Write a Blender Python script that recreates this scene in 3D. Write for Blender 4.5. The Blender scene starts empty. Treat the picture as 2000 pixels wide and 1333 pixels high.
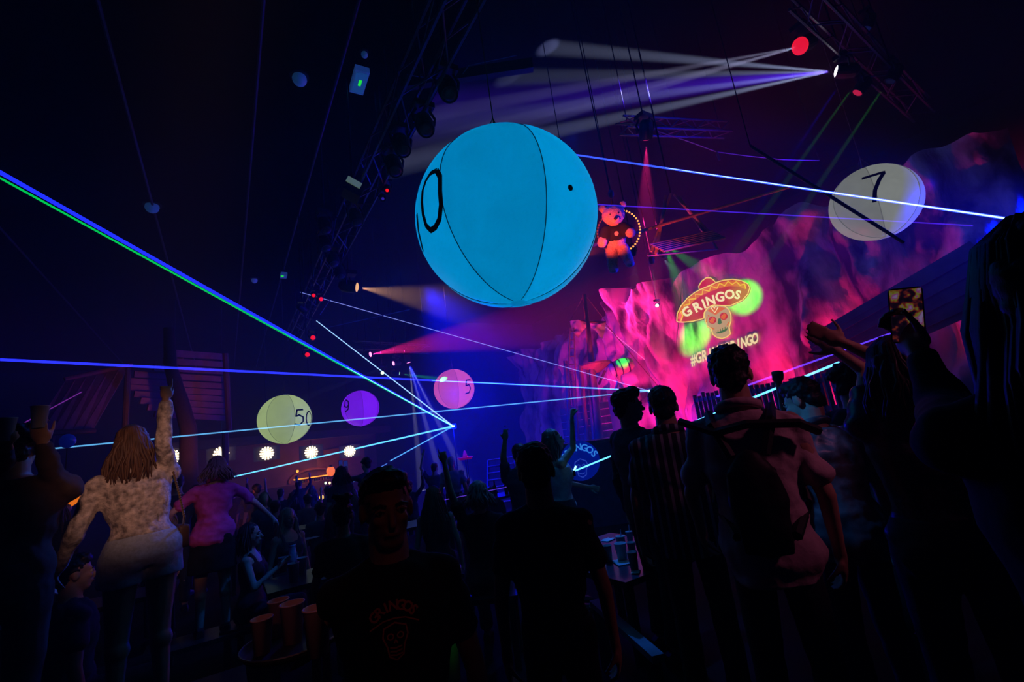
import bpy, bmesh, math, random
from mathutils import Vector, Matrix, noise
random.seed(7)
SC = bpy.context.scene
COL = SC.collection
# ------------------------------------------------------------------ camera
F_PX, CX, CY = 889.0, 1000.0, 666.5
CAMZ = 1.75
AX = Vector((0.8461572770150401, -0.0002674162471524022, -0.5329331956662517))
AY = Vector((-0.5169798744120022, -0.2432574944777903, -0.8207055506290536))
AZ = Vector((-0.12942052390344802, 0.9699617105169351, -0.20597234795869682))
CAM = Vector((0, 0, CAMZ))
cam_data = bpy.data.cameras.new('camera')
cam_data.sensor_width = 36.0
cam_data.lens = 36.0 * F_PX / 2000.0
cam_data.clip_start = 0.05
cam_data.clip_end = 200
cam = bpy.data.objects.new('camera', cam_data)
COL.objects.link(cam)
cam.matrix_world = Matrix(((AX.x, AX.y, AX.z, 0), (AY.x, AY.y, AY.z, 0), (AZ.x, AZ.y, AZ.z, CAMZ), (0, 0, 0, 1)))
SC.camera = cam

def at(px, py, d):
    """world point seen at a photo pixel, d metres along the view axis"""
    c = Vector(((px - CX) / F_PX, (CY - py) / F_PX, -1.0)) * d
    return Vector((AX.dot(c), AY.dot(c), AZ.dot(c))) + CAM

def at_z(px, py, z):
    r = at(px, py, 1.0) - CAM
    return CAM + r * ((z - CAMZ) / r.z)

# ------------------------------------------------------------------ world, exposure
SC.view_settings.view_transform = 'Standard'
SC.view_settings.look = 'None'
SC.view_settings.gamma = 1.0
SC.view_settings.use_curve_mapping = False
SC.view_settings.exposure = 0.0
SC.cycles.use_adaptive_sampling = False
SC.cycles.max_bounces = 2
SC.cycles.diffuse_bounces = 1
SC.cycles.glossy_bounces = 1
SC.cycles.transmission_bounces = 1
SC.cycles.transparent_max_bounces = 8
SC.cycles.volume_bounces = 0
SC.cycles.sample_clamp_indirect = 2.0
world = bpy.data.worlds.new('night')
SC.world = world
world.use_nodes = True
world.node_tree.nodes['Background'].inputs[0].default_value = (0, 0, 0, 1)
world.node_tree.nodes['Background'].inputs[1].default_value = 0

# ------------------------------------------------------------------ stage lights of fixtures built below, and added lamps without a fixture
def spot(src, tgt, deg, energy, color, blend=0.3, size=0.02):
    l = bpy.data.lights.new('stage_or_added_light', 'SPOT')
    l.spot_size = math.radians(deg); l.spot_blend = blend
    l.energy = energy; l.color = color; l.shadow_soft_size = size
    o = bpy.data.objects.new('stage_or_added_light', l); COL.objects.link(o)
    o.location = src
    o.rotation_euler = (Vector(tgt) - Vector(src)).to_track_quat('-Z', 'Y').to_euler()
    return o

def point(src, energy, color, size=0.1):
    l = bpy.data.lights.new('added_glow_light', 'POINT')
    l.energy = energy; l.color = color; l.shadow_soft_size = size
    o = bpy.data.objects.new('added_glow_light', l); COL.objects.link(o); o.location = src
    return o
HAZE = 0.0085
WHT = (0.62, 0.62, 1.0); VIO = (0.10, 0.02, 1.0); BLU = (0.0, 0.004, 1.0); PNK = (1.0, 0.02, 0.25)
# added unseen pink floods that light the stage rock from its foot
def flood(px, d, z, tpx, tpy, td, deg, e, c, blend=0.8):
    p = at(px, 800, d); p.z = z
    return spot(p, at(tpx, tpy, td), deg, e, c, blend, 0.1)
MAG = (1.0, 0.010, 0.13)
flood(1262, 14.8, 0.5, 1262, 650, 18, 110, 1500, MAG)
flood(1500, 11.9, 0.5, 1540, 580, 13.2, 110, 900, MAG)
flood(1390, 13.4, 0.5, 1400, 600, 15, 90, 330, MAG)
flood(1640, 10.4, 0.5, 1660, 540, 12.0, 90, 190, (1.0, 0.008, 0.12))
flood(1180, 18.2, 0.5, 1180, 670, 20.5, 110, 1500, (1.0, 0.010, 0.22))
# beams of the moving heads on the right truss: they run up into the black ceiling
S1 = at(1620, 140, 9.0); S2 = at(1556, 93, 9.2); S3 = at(1670, 187, 9.3)
for (tx, ty, e) in ((1060, 92, 0.8), (1060, 150, 0.5), (1000, 222, 0.6), (1060, 262, 0.9)):
    spot(S1, at(tx, ty, 13.2), 4.2, 130000 * e, (0.5, 0.58, 1.0), 0.8)
spot(S1, at(1060, 200, 12.5), 11, 80000, VIO, 0.9)
for (tx, ty) in ((1200, 158), (1200, 195), (1250, 172)):
    spot(S2, at(tx, ty, 11.0), 3.2, 60000, (0.6, 0.58, 1.0), 0.6)
for (tx, ty, c, e) in ((1560, 320, (0.08, 0.9, 0.10), 1), (1530, 330, BLU, 2.0), (1620, 330, (0.10, 0.9, 0.08), 1)):
    spot(at(tx + 105, 172, 9.3), at(tx, ty, 9.6), 3.4, 9000 * e, c, 0.6)
# single coloured fixtures
spot(at(1262, 284, 10.5), at(1262, 450, 11.5), 21, 8500, PNK, 0.6)
spot(at(728, 692, 20), at(950, 650, 19), 19, 44000, PNK, 0.6)
spot(at(706, 563, 12), at(850, 586, 22), 10, 16000, (1, 0.48, 0.22), 0.6)
for px in (813, 838, 868): spot(at(800, 713, 20), at(px, 850, 20), 4.5, 52000, WHT, 0.6)
spot(at(800, 713, 20), at(850, 840, 20), 26, 26000, BLU, 0.6)
for py in (720, 760): spot(at(763, 713, 20), at(640, py, 18), 4.5, 9000, (0.2, 0.3, 1), 0.6)
for px, py in ((1228, 620), (1240, 620), (1252, 620), (1263, 620)): spot(at(1238, 507, 11.5), at(px, py, 12.5), 2.2, 7000, (0.6, 0.75, 1), 0.5)
spot(at(1274, 522, 11.5), at(1285, 600, 12.2), 4.0, 9000, (0.5, 0.75, 1), 0.5)
spot(at(1297, 508, 11.5), at(1266, 580, 12.2), 3.0, 4200, (0.5, 0.75, 1), 0.5)
spot(at(1297, 508, 11.5), at(1328, 541, 12.7), 20, 900, (0.5, 0.8, 0.9), 0.9)
spot(at(786, 731, 19.5), at(890, 745, 20.0), 9, 14000, (0.03, 1.0, 0.12), 0.7)
spot(at(905, 600, 8.0), at(985, 700, 9.5), 16, 1700, BLU, 0.7)
# green flood on the rock behind the logo, added green spot on the barrel
spot(at(1300, 480, 11.0), at(1352, 640, 15.5), 13, 8500, (0.01, 1.0, 0.02), 1.0)
spot(at(1300, 480, 11.0), at(1452, 580, 14.5), 14, 6000, (0.01, 1.0, 0.02), 1.0)
spot(at(1235, 640, 15.0), at(1214, 716, 16.5), 16, 420, (0.02, 1.0, 0.06), 0.5)
# added blue lamps without fixtures for the glow in the haze
point(at(885, 836, 17.6), 600, BLU)
spot(at(830, 560, 15), at(1060, 900, 14), 85, 15000, BLU, 1.0, 0.2)
point(at(930, 780, 16), 480, BLU, 0.3)
spot(at(2330, 420, 8.2), at(1850, 470, 9.6), 60, 14000, BLU, 1.0, 0.2)
point(at(1112, 275, 8.5), 60, (0.0, 0.03, 1.0), 0.2)
# added spots without fixtures for the near crowd, hull, bottle and mast
spot((0.10, 0.0, 2.9), (-0.45, 3.9, 1.80), 15.5, 165, (1.0, 0.46, 0.30), 0.8, 0.1)
spot((2.6, 6.2, 4.6), (-0.45, 3.9, 1.95), 16, 620, (0.01, 0.12, 1.0), 0.8, 0.1)
spot((1.5, 2.9, 4.4), (-0.05, 5.65, 1.55), 15, 100, (0.22, 0.08, 1.0), 0.8, 0.1)
spot((2.9, -1.4, 3.4), (2.10, 1.25, 1.55), 22, 42, (1.0, 0.22, 0.45), 0.8, 0.1)
spot((3.8, 4.8, 5.0), (2.75, 3.1, 0.8), 24, 420, (0.02, 0.18, 1.0), 0.8, 0.1)
spot((0.8, 2.0, 3.3), (2.6, 1.32, 1.45), 17, 100, (0.03, 0.30, 1.0), 0.8, 0.1)
spot((-0.9, 0.1, 3.0), (0.20, 1.95, 1.25), 15, 14, (1.0, 0.35, 0.33), 0.8, 0.1)
spot((0.3, -0.6, 3.0), (0.43, 1.5, 1.35), 16, 3, (1.0, 0.22, 0.10), 0.8, 0.1)
spot((2.2, 4.6, 4.2), (0.35, 5.6, 1.15), 20, 150, (0.01, 0.14, 1.0), 0.8, 0.1)
spot((5.6, 5.6, 5.0), (3.0, 4.2, 1.6), 22, 260, (0.02, 0.2, 1.0), 0.8, 0.1)
spot((0.5, 9.0, 0.6), (-0.9, 12.5, 4.2), 50, 1500, (1.0, 0.20, 0.14), 0.9, 0.1)
spot((1.2, 3.1, 1.1), (1.55, 3.9, 0.15), 20, 3, (0.02, 1.0, 0.08), 0.8, 0.1)
spot(at(1185, 850, 15.2), at(1155, 670, 17.5), 40, 900, (1.0, 0.03, 0.06), 0.9, 0.1)

# ------------------------------------------------------------------ helpers: materials
MATS = {}
def lin(c):
    return tuple(((x / 255.0 + 0.055) / 1.055) ** 2.4 if x > 10 else x / 255.0 / 12.92 for x in c)

def mat(name, color=(0.05, 0.05, 0.05), rough=0.7, metal=0.0, var=0.25, scale=6.0, bump=0.0, emis=None, estr=1.0, stretch=(1, 1, 1), sheen=0.0, spec=0.3):
    if name in MATS:
        return MATS[name]
    m = bpy.data.materials.new(name); m.use_nodes = True
    nt = m.node_tree; b = nt.nodes['Principled BSDF']
    b.inputs['Roughness'].default_value = rough; b.inputs['Metallic'].default_value = metal
    b.inputs['Specular IOR Level'].default_value = spec
    if sheen: b.inputs['Sheen Weight'].default_value = sheen
    tc = nt.nodes.new('ShaderNodeTexCoord'); mp = nt.nodes.new('ShaderNodeMapping')
    mp.inputs['Scale'].default_value = stretch
    nt.links.new(tc.outputs['Object'], mp.inputs[0])
    n = nt.nodes.new('ShaderNodeTexNoise'); n.inputs['Scale'].default_value = scale; n.inputs['Detail'].default_value = 5
    nt.links.new(mp.outputs[0], n.inputs['Vector'])
    r = nt.nodes.new('ShaderNodeValToRGB')
    r.color_ramp.elements[0].position = 0.3; r.color_ramp.elements[1].position = 0.7
    r.color_ramp.elements[0].color = tuple(c * (1 - var) for c in color) + (1,)
    r.color_ramp.elements[1].color = tuple(min(1, c * (1 + var)) for c in color) + (1,)
    nt.links.new(n.outputs['Fac'], r.inputs[0]); nt.links.new(r.outputs[0], b.inputs['Base Color'])
    if bump:
        bp = nt.nodes.new('ShaderNodeBump'); bp.inputs['Strength'].default_value = bump; bp.inputs['Distance'].default_value = 0.02
        nt.links.new(n.outputs['Fac'], bp.inputs['Height']); nt.links.new(bp.outputs[0], b.inputs['Normal'])
    if emis:
        b.inputs['Emission Color'].default_value = tuple(emis) + (1,); b.inputs['Emission Strength'].default_value = estr
        m.cycles.emission_sampling = 'NONE'
    MATS[name] = m
    return m

def glow(name, color, strength, lit=False):
    if name in MATS: return MATS[name]
    m = mat(name, (0.02, 0.02, 0.02), 0.5, var=0.0, emis=color, estr=strength)
    if lit: m.cycles.emission_sampling = 'AUTO'
    return m

def beam_mat(name, color, strength):
    """a laser seen in haze: adds its light to whatever is behind it"""
    if name in MATS: return MATS[name]
    m = bpy.data.materials.new(name); m.use_nodes = True; nt = m.node_tree; nt.nodes.clear()
    o = nt.nodes.new('ShaderNodeOutputMaterial'); a = nt.nodes.new('ShaderNodeAddShader')
    e = nt.nodes.new('ShaderNodeEmission'); t = nt.nodes.new('ShaderNodeBsdfTransparent')
    e.inputs[0].default_value = tuple(color) + (1,)
    e.inputs[1].default_value = strength
    nt.links.new(e.outputs[0], a.inputs[0]); nt.links.new(t.outputs[0], a.inputs[1]); nt.links.new(a.outputs[0], o.inputs[0])
    m.cycles.emission_sampling = 'NONE'
    MATS[name] = m
    return m

def stripe_mat(name, c1, c2, freq, axis=0, width=0.5, rough=0.8):
    if name in MATS: return MATS[name]
    m = bpy.data.materials.new(name); m.use_nodes = True; nt = m.node_tree; b = nt.nodes['Principled BSDF']
    b.inputs['Roughness'].default_value = rough; b.inputs['Specular IOR Level'].default_value = 0.2
    tc = nt.nodes.new('ShaderNodeTexCoord'); s = nt.nodes.new('ShaderNodeSeparateXYZ')
    nt.links.new(tc.outputs['Object'], s.inputs[0])
    mu = nt.nodes.new('ShaderNodeMath'); mu.operation = 'MULTIPLY'; mu.inputs[1].default_value = freq
    nt.links.new(s.outputs[axis], mu.inputs[0])
    fr = nt.nodes.new('ShaderNodeMath'); fr.operation = 'FRACT'; nt.links.new(mu.outputs[0], fr.inputs[0])
    gt = nt.nodes.new('ShaderNodeMath'); gt.operation = 'GREATER_THAN'; gt.inputs[1].default_value = width
    nt.links.new(fr.outputs[0], gt.inputs[0])
    mx = nt.nodes.new('ShaderNodeMix'); mx.data_type = 'RGBA'
    mx.inputs[6].default_value = tuple(c1) + (1,); mx.inputs[7].default_value = tuple(c2) + (1,)
    nt.links.new(gt.outputs[0], mx.inputs[0]); nt.links.new(mx.outputs[2], b.inputs['Base Color'])
    MATS[name] = m
    return m

# ------------------------------------------------------------------ helpers: mesh building
class MB:
    def __init__(s): s.v = []; s.f = []
    def add(s, vs, fs):
        o = len(s.v); s.v += [tuple(p) for p in vs]; s.f += [tuple(i + o for i in f) for f in fs]
    def box(s, c, size, M=None):
        c = Vector(c); h = Vector(size) * 0.5; vs = []
        for x in (-1, 1):
            for y in (-1, 1):
                for z in (-1, 1):
                    p = Vector((x * h.x, y * h.y, z * h.z)); vs.append(c + (M @ p if M else p))
        s.add(vs, [(0, 1, 3, 2), (4, 6, 7, 5), (0, 4, 5, 1), (2, 3, 7, 6), (0, 2, 6, 4), (1, 5, 7, 3)])
        return s
    def tube(s, p0, p1, r0, r1=None, n=8, cap=True):
        p0 = Vector(p0); p1 = Vector(p1); r1 = r0 if r1 is None else r1
        d = p1 - p0
        if d.length < 1e-6: return s
        q = d.to_track_quat('Z', 'Y'); vs = []
        for p, r in ((p0, r0), (p1, r1)):
            for i in range(n):
                a = 2 * math.pi * i / n; vs.append(p + q @ Vector((math.cos(a) * r, math.sin(a) * r, 0)))
        fs = [(i, (i + 1) % n, n + (i + 1) % n, n + i) for i in range(n)]
        if cap: fs += [tuple(range(n))[::-1], tuple(range(n, 2 * n))]
        s.add(vs, fs); return s
    def path(s, pts, rs, n=6, cap=True):
        pts = [Vector(p) for p in pts]
        if not hasattr(rs, '__len__'): rs = [rs] * len(pts)
        vs = []; N = len(pts); ref = None
        for k, p in enumerate(pts):
            d = (pts[min(k + 1, N - 1)] - pts[max(k - 1, 0)]).normalized()
            if ref is None:
                ref = d.orthogonal().normalized()
            ref = (ref - d * ref.dot(d)).normalized(); b = d.cross(ref)
            for i in range(n):
                a = 2 * math.pi * i / n; vs.append(p + (ref * math.cos(a) + b * math.sin(a)) * rs[k])
        fs = [(k * n + i, k * n + (i + 1) % n, (k + 1) * n + (i + 1) % n, (k + 1) * n + i) for k in range(N - 1) for i in range(n)]
        if cap: fs += [tuple(range(n))[::-1], tuple(range((N - 1) * n, N * n))]
        s.add(vs, fs); return s
    def ell(s, c, r, M=None, u=14, w=8):
        c = Vector(c); vs = [(0, 0, 1)]; fs = []
        for j in range(1, w):
            t = math.pi * j / w
            for i in range(u):
                a = 2 * math.pi * i / u; vs.append((math.sin(t) * math.cos(a), math.sin(t) * math.sin(a), math.cos(t)))
        vs.append((0, 0, -1))
        for i in range(u): fs.append((0, 1 + i, 1 + (i + 1) % u))
        for j in range(w - 2):
            for i in range(u):
                a = 1 + j * u + i; b = 1 + j * u + (i + 1) % u; fs.append((a, a + u, b + u, b))
        L = len(vs) - 1
        for i in range(u): fs.append((L, L - u + (i + 1) % u, L - u + i))
        out = []
        for p in vs:
            p = Vector((p[0] * r[0], p[1] * r[1], p[2] * r[2])); out.append(c + (M @ p if M else p))
        s.add(out, fs); return s
    def capsule(s, p0, p1, r0, r1=None, n=10):
        r1 = r0 if r1 is None else r1
        s.tube(p0, p1, r0, r1, n); s.ell(p0, (r0, r0, r0), u=n, w=6); s.ell(p1, (r1, r1, r1), u=n, w=6); return s
    def loft(s, rings, cap=True):
        n = len(rings[0]); vs = [p for r in rings for p in r]
        fs = [(k * n + i, k * n + (i + 1) % n, (k + 1) * n + (i + 1) % n, (k + 1) * n + i) for k in range(len(rings) - 1) for i in range(n)]
        if cap: fs += [tuple(range(n))[::-1], tuple(range((len(rings) - 1) * n, len(rings) * n))]
        s.add(vs, fs); return s
    def lathe(s, prof, n=20, c=(0, 0, 0)):
        c = Vector(c)
        rings = [[c + Vector((math.cos(2 * math.pi * i / n) * r, math.sin(2 * math.pi * i / n) * r, z)) for i in range(n)] for r, z in prof]
        return s.loft(rings)
    def xf(s, M):
        s.v = [tuple(M @ Vector(p)) for p in s.v]; return s
    def mesh(s, name, m=None, smooth=True):
        me = bpy.data.meshes.new(name); me.from_pydata(s.v, [], s.f); me.update()
        bm = bmesh.new(); bm.from_mesh(me); bmesh.ops.recalc_face_normals(bm, faces=bm.faces); bm.to_mesh(me); bm.free()
        if smooth: me.polygons.foreach_set('use_smooth', [True] * len(me.polygons))
        if m: me.materials.append(m)
        return me
    def build(s, name, m, parent=None, smooth=False):
        return link(name, s.mesh(name, m, smooth), parent)

def link(name, me, parent=None):
    o = bpy.data.objects.new(name, me); COL.objects.link(o)
    if parent: o.parent = parent
    return o

def tag(o, label, cat, group=None, kind=None):
    o['label'] = label
    if cat: o['category'] = cat
    if group: o['group'] = group
    if kind: o['kind'] = kind
    return o

def struct(o, label=None):
    o['kind'] = 'structure'
    if label: o['label'] = label
    return o

def empty(name, loc=(0, 0, 0), rz=0.0):
    o = bpy.data.objects.new(name, None); COL.objects.link(o); o.location = loc; o.rotation_euler = (0, 0, rz)
    o.empty_display_size = 0.1
    return o

def copy_tree(o, parent=None):
    c = o.copy(); COL.objects.link(c); c.parent = parent
    for ch in o.children: copy_tree(ch, c)
    return c

def remesh(mb, voxel, smooth=2, disp=None):
    """union of closed shapes as one continuous surface"""
    me = mb.mesh('tmp'); o = bpy.data.objects.new('tmp', me); COL.objects.link(o)
    r = o.modifiers.new('r', 'REMESH'); r.mode = 'VOXEL'; r.voxel_size = voxel
    if smooth:
        sm = o.modifiers.new('s', 'SMOOTH'); sm.iterations = smooth; sm.factor = 0.5
    dg = bpy.context.evaluated_depsgraph_get(); ev = o.evaluated_get(dg)
    out = bpy.data.meshes.new_from_object(ev, depsgraph=dg)
    bpy.data.objects.remove(o); bpy.data.meshes.remove(me)
    if disp:
        nrm = [v.normal.copy() for v in out.vertices]
        for v, nn in zip(out.vertices, nrm): v.co += nn * disp(v.co)
    out.polygons.foreach_set('use_smooth', [True] * len(out.polygons))
    return out

def text2d(s, size=1.0, offset=0.0):
    cu = bpy.data.curves.new('t', 'FONT'); cu.body = s; cu.size = size; cu.offset = offset; cu.align_x = 'CENTER'; cu.resolution_u = 3
    o = bpy.data.objects.new('t', cu); COL.objects.link(o)
    dg = bpy.context.evaluated_depsgraph_get(); me = bpy.data.meshes.new_from_object(o.evaluated_get(dg), depsgraph=dg)
    vs = [(v.co.x, v.co.y) for v in me.vertices]; fs = [tuple(p.vertices) for p in me.polygons]
    bpy.data.objects.remove(o); bpy.data.curves.remove(cu); bpy.data.meshes.remove(me)
    return vs, fs

def bar_between(mb, a, b, w, t, up=Vector((0, 0, 1))):
    """a squared beam from a to b, w wide and t high"""
    a = Vector(a); b = Vector(b); d = (b - a).normalized(); sx = d.cross(up).normalized(); uz = sx.cross(d)
    M = Matrix((sx, d, uz)).transposed()
    mb.box((a + b) / 2, (w, (b - a).length, t), M)
    return mb

# ------------------------------------------------------------------ room shell
def hor(px): return 861.3 - 0.1334 * (px - 1000)
M_floor = mat('dark_floor', (0.004, 0.004, 0.005), 0.9, scale=2, bump=0.1, spec=0.1)
M_wall = mat('dark_wall', (0.015, 0.015, 0.02), 0.9, scale=1.5)
M_ceil = mat('black_ceiling', (0.002, 0.002, 0.003), 1.0, scale=1, spec=0.0)
M_black = mat('black_metal', (0.02, 0.02, 0.024), 0.4, metal=0.3)
M_blackp = mat('black_plastic', (0.015, 0.015, 0.016), 0.5)
M_steel = mat('truss_steel', (0.10, 0.10, 0.12), 0.4, metal=0.6)
M_wood = mat('ship_wood', (0.22, 0.12, 0.07), 0.8, scale=5, stretch=(1, 1, 0.2), bump=0.4)
M_darkwood = mat('dark_timber', (0.06, 0.035, 0.025), 0.7, scale=5, stretch=(0.3, 1, 1), bump=0.3)
M_rope = mat('rope_fibre', (0.16, 0.12, 0.08), 0.9)
X0, X1, Y0, Y1, ZC = -12.0, 26.0, -6.0, 36.0, 12.5
struct(MB().box(((X0 + X1) / 2, (Y0 + Y1) / 2, -0.1), (X1 - X0, Y1 - Y0, 0.2)).build('floor', M_floor), 'dark club floor')
ZL, XL = 8.9, 3.5      # lower ceiling on the left, its edge
def ceil_at(x): return ZL if x < XL else ZC
struct(MB().box(((X0 + X1) / 2, (Y0 + Y1) / 2, ZC + 0.1), (X1 - X0, Y1 - Y0, 0.2)).build('ceiling', M_ceil), 'black ceiling of the club')
struct(MB().box(((X0 + XL) / 2, (Y0 + Y1) / 2, ZL + 0.1), (XL - X0, Y1 - Y0, 0.2)).build('ceiling_low', M_ceil), 'lower black ceiling on the left')
struct(MB().box((XL - 0.05, (Y0 + Y1) / 2, (ZL + ZC) / 2 - 0.2), (0.1, Y1 - Y0, ZC - ZL + 0.4)).build('wall_beam_stop', mat('beam_stop_black', (0.004, 0.004, 0.006), 1.0, spec=0.0)), 'black bulkhead at the ceiling step, added to stop the beams')  # unseen wall added to cut the beams off at the ceiling step
struct(MB().box(((X0 + X1) / 2, Y1 + 0.1, ZC / 2), (X1 - X0, 0.2, ZC)).build('wall_far', M_wall), 'dark far wall behind the bar')
struct(MB().box(((X0 + X1) / 2, Y0 - 0.1, ZC / 2), (X1 - X0, 0.2, ZC)).build('wall_near', M_wall))
struct(MB().box((X0 - 0.1, (Y0 + Y1) / 2, ZC / 2), (0.2, Y1 - Y0, ZC)).build('wall_left', M_wall))
struct(MB().box((X1 + 0.1, (Y0 + Y1) / 2, ZC / 2), (0.2, Y1 - Y0, ZC)).build('wall_right', M_wall))
PLAT = 0.2
struct(MB().box((4.3, -0.75, PLAT / 2), (5.6, 6.5, PLAT)).build('floor_platform', M_floor), 'low black platform under the men on the right')
M_conduit = mat('pale_conduit', (0.05, 0.05, 0.07), 0.5)
for k, x in enumerate((0.5, 1.8, -1.6, -5.0)):
    struct(MB().tube((x, -5.5, ZL - 0.08), (x, 35.5, ZL - 0.08), 0.03, n=8).build('trim_%d' % (k + 1), M_conduit), 'thin conduit running along the black ceiling')
# cross beam of the ceiling with a cable
b0 = at_z(785, 165, 8.0); b1 = at_z(1040, 127, 8.0)
struct(bar_between(MB(), b0, b1, 0.12, 0.2).build('trim_5', mat('beam_blue_grey', (0.03, 0.03, 0.05), 0.8)), 'dark blue-lit cross beam under the ceiling')

# ------------------------------------------------------------------ painted rock face of the stage
CP = []
for px, d in ((2150, 9.0), (1950, 10.0), (1700, 11.8), (1560, 13.2), (1420, 15), (1330, 17), (1250, 19), (1160, 22.5), (1080, 26), (1030, 29)):
    p = at(px, hor(px), d); CP.append(Vector((p.x, p.y)))
CL = [0.0]
for a, b in zip(CP, CP[1:]): CL.append(CL[-1] + (b - a).length)
def cliff_plan(s):
    for i in range(len(CP) - 1):
        if s <= CL[i + 1] or i == len(CP) - 2:
            t = (s - CL[i]) / (CL[i + 1] - CL[i]); return CP[i].lerp(CP[i + 1], t)
def cliff_n(s):
    d = (cliff_plan(min(s + 0.6, CL[-1])) - cliff_plan(max(s - 0.6, 0))).normalized()
    n = Vector((d.y, -d.x))
    if n.dot(-cliff_plan(s)) < 0: n = -n
    return n
def wall_hit(px, py):
    r = at(px, py, 1.0) - CAM; r2 = Vector((r.x, r.y))
    for i in range(len(CP) - 1):
        a, b = CP[i], CP[i + 1]; e = b - a
        den = r2.x * e.y - r2.y * e.x
        if abs(den) < 1e-9: continue
        t = (a.x * e.y - a.y * e.x) / den; u = (a.x * r2.y - a.y * r2.x) / den
        if t > 0 and -0.001 <= u <= 1.001:
            return CL[i] + u * e.length, CAMZ + r.z * t
    return None
LG = wall_hit(1410, 610)
def cliff_disp(s, z):
    k = noise.fractal(Vector((s * 0.45, z * 0.16, 3.1)), 1.0, 2.0, 4) * 1.25 + abs(noise.noise(Vector((s * 1.1 + z * 0.3, z * 0.35, 8.0)))) * 0.9
    k += noise.fractal(Vector((s * 2.2, z * 1.2, 1.0)), 1.0, 2.0, 3) * 0.2
    q = ((s - LG[0]) / 2.3) ** 2 + ((z - LG[1]) / 2.1) ** 2
    m = min(1.0, max(0.0, (q - 0.9) / 0.8))
    return k * m + noise.noise(Vector((s * 0.8, z * 0.8, 0))) * 0.02 * (1 - m)
def cliff_pt(s, z, off=0.0):
    p = cliff_plan(s); n = cliff_n(s); k = cliff_disp(s, z) + off
    return Vector((p.x + n.x * k, p.y + n.y * k, z))
NS, NZ = 230, 80
mb = MB(); vs = []
for i in range(NS + 1):
    s = CL[-1] * i / NS
    top = 6.9 + noise.fractal(Vector((s * 0.4, 0, 5)), 1, 2, 3) * 0.7
    for j in range(NZ + 1): vs.append(cliff_pt(s, top * j / NZ))
fs = [(i * (NZ + 1) + j, i * (NZ + 1) + j + 1, (i + 1) * (NZ + 1) + j + 1, (i + 1) * (NZ + 1) + j) for i in range(NS) for j in range(NZ)]
mb.add(vs, fs)
M_rock = mat('painted_rock', (0.42, 0.40, 0.38), 0.95, var=0.45, scale=1.0, bump=0.9, stretch=(1, 1, 0.45), spec=0.03)
cr = next(n for n in M_rock.node_tree.nodes if n.type == 'VALTORGB').color_ramp
cr.elements[0].position = 0.36; cr.elements[0].color = (0.03, 0.03, 0.035, 1); cr.elements[1].position = 0.56; cr.elements[1].color = (0.6, 0.56, 0.52, 1)
next(n for n in M_rock.node_tree.nodes if n.type == 'TEX_NOISE').inputs['Detail'].default_value = 9
next(n for n in M_rock.node_tree.nodes if n.type == 'BUMP').inputs['Distance'].default_value = 0.3
struct(mb.build('wall_stage', M_rock, smooth=True), 'rough rock cliff behind the stage under magenta light')

# ------------------------------------------------------------------ logo projected on the rock, its light put into glowing shapes
def zc(x, y): return x / 4.0 + 1200, y / 4.0 + 480
def flat_fill(pts, off, fn):
    """triangulated outline laid on the rock"""
    bm = bmesh.new(); vv = [bm.verts.new((p[0], p[1], 0)) for p in pts]; bm.faces.new(vv)
    bmesh.ops.triangulate(bm, faces=bm.faces[:]); bmesh.ops.subdivide_edges(bm, edges=bm.edges[:], cuts=2, use_grid_fill=True)
    bm.verts.index_update(); out = [fn(v.co.x, v.co.y, off) for v in bm.verts]; fs = [tuple(x.index for x in f.verts) for f in bm.faces]
    bm.free(); m = MB(); m.add(out, fs); return m
def on_rock(x, y, off):
    h = wall_hit(*zc(x, y)); return cliff_pt(h[0], h[1], off)
def ribbon2(pts, w, closed=False):
    n = len(pts); L = []; R = []
    for i in range(n):
        a = Vector(pts[(i - 1) % n] if closed or i else pts[0]); b = Vector(pts[(i + 1) % n] if closed or i < n - 1 else pts[-1])
        d = (b - a).normalized(); nn = Vector((-d.y, d.x)) * w; p = Vector(pts[i]); L.append(p + nn); R.append(p - nn)
    vs = L + R; k = n if closed else n - 1
    return vs, [(i, (i + 1) % n, n + (i + 1) % n, n + i) for i in range(k)]
def ribbon(pts, w, off, fn, closed=False):
    vs, fs = ribbon2(pts, w, closed); m = MB(); m.add([fn(p[0], p[1], off) for p in vs], fs); return m
def ring2(cx, cy, rx, ry, n=16, a0=0.0):
    return [(cx + math.cos(2 * math.pi * i / n + a0) * rx, cy + math.sin(2 * math.pi * i / n + a0) * ry) for i in range(n)]
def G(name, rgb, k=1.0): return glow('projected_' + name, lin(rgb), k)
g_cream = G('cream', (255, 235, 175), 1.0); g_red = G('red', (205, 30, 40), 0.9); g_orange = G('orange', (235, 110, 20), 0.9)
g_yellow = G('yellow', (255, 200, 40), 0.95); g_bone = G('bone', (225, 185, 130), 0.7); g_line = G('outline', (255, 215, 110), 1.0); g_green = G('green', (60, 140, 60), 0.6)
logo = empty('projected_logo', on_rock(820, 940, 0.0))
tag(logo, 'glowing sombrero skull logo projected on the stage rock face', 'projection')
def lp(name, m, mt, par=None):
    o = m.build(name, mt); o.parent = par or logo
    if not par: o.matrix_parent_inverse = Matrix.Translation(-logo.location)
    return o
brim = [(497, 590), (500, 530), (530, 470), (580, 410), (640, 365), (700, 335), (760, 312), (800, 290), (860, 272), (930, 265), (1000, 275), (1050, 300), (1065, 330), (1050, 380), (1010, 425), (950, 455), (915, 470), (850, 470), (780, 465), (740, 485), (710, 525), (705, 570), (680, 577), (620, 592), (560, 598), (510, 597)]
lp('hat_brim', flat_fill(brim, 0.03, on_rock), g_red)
lp('hat_brim_band', ribbon([(520, 575), (530, 520), (560, 470), (610, 420), (670, 378), (740, 345), (820, 315), (900, 298), (980, 300), (1035, 325)], 20, 0.045, on_rock), g_orange)
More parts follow.
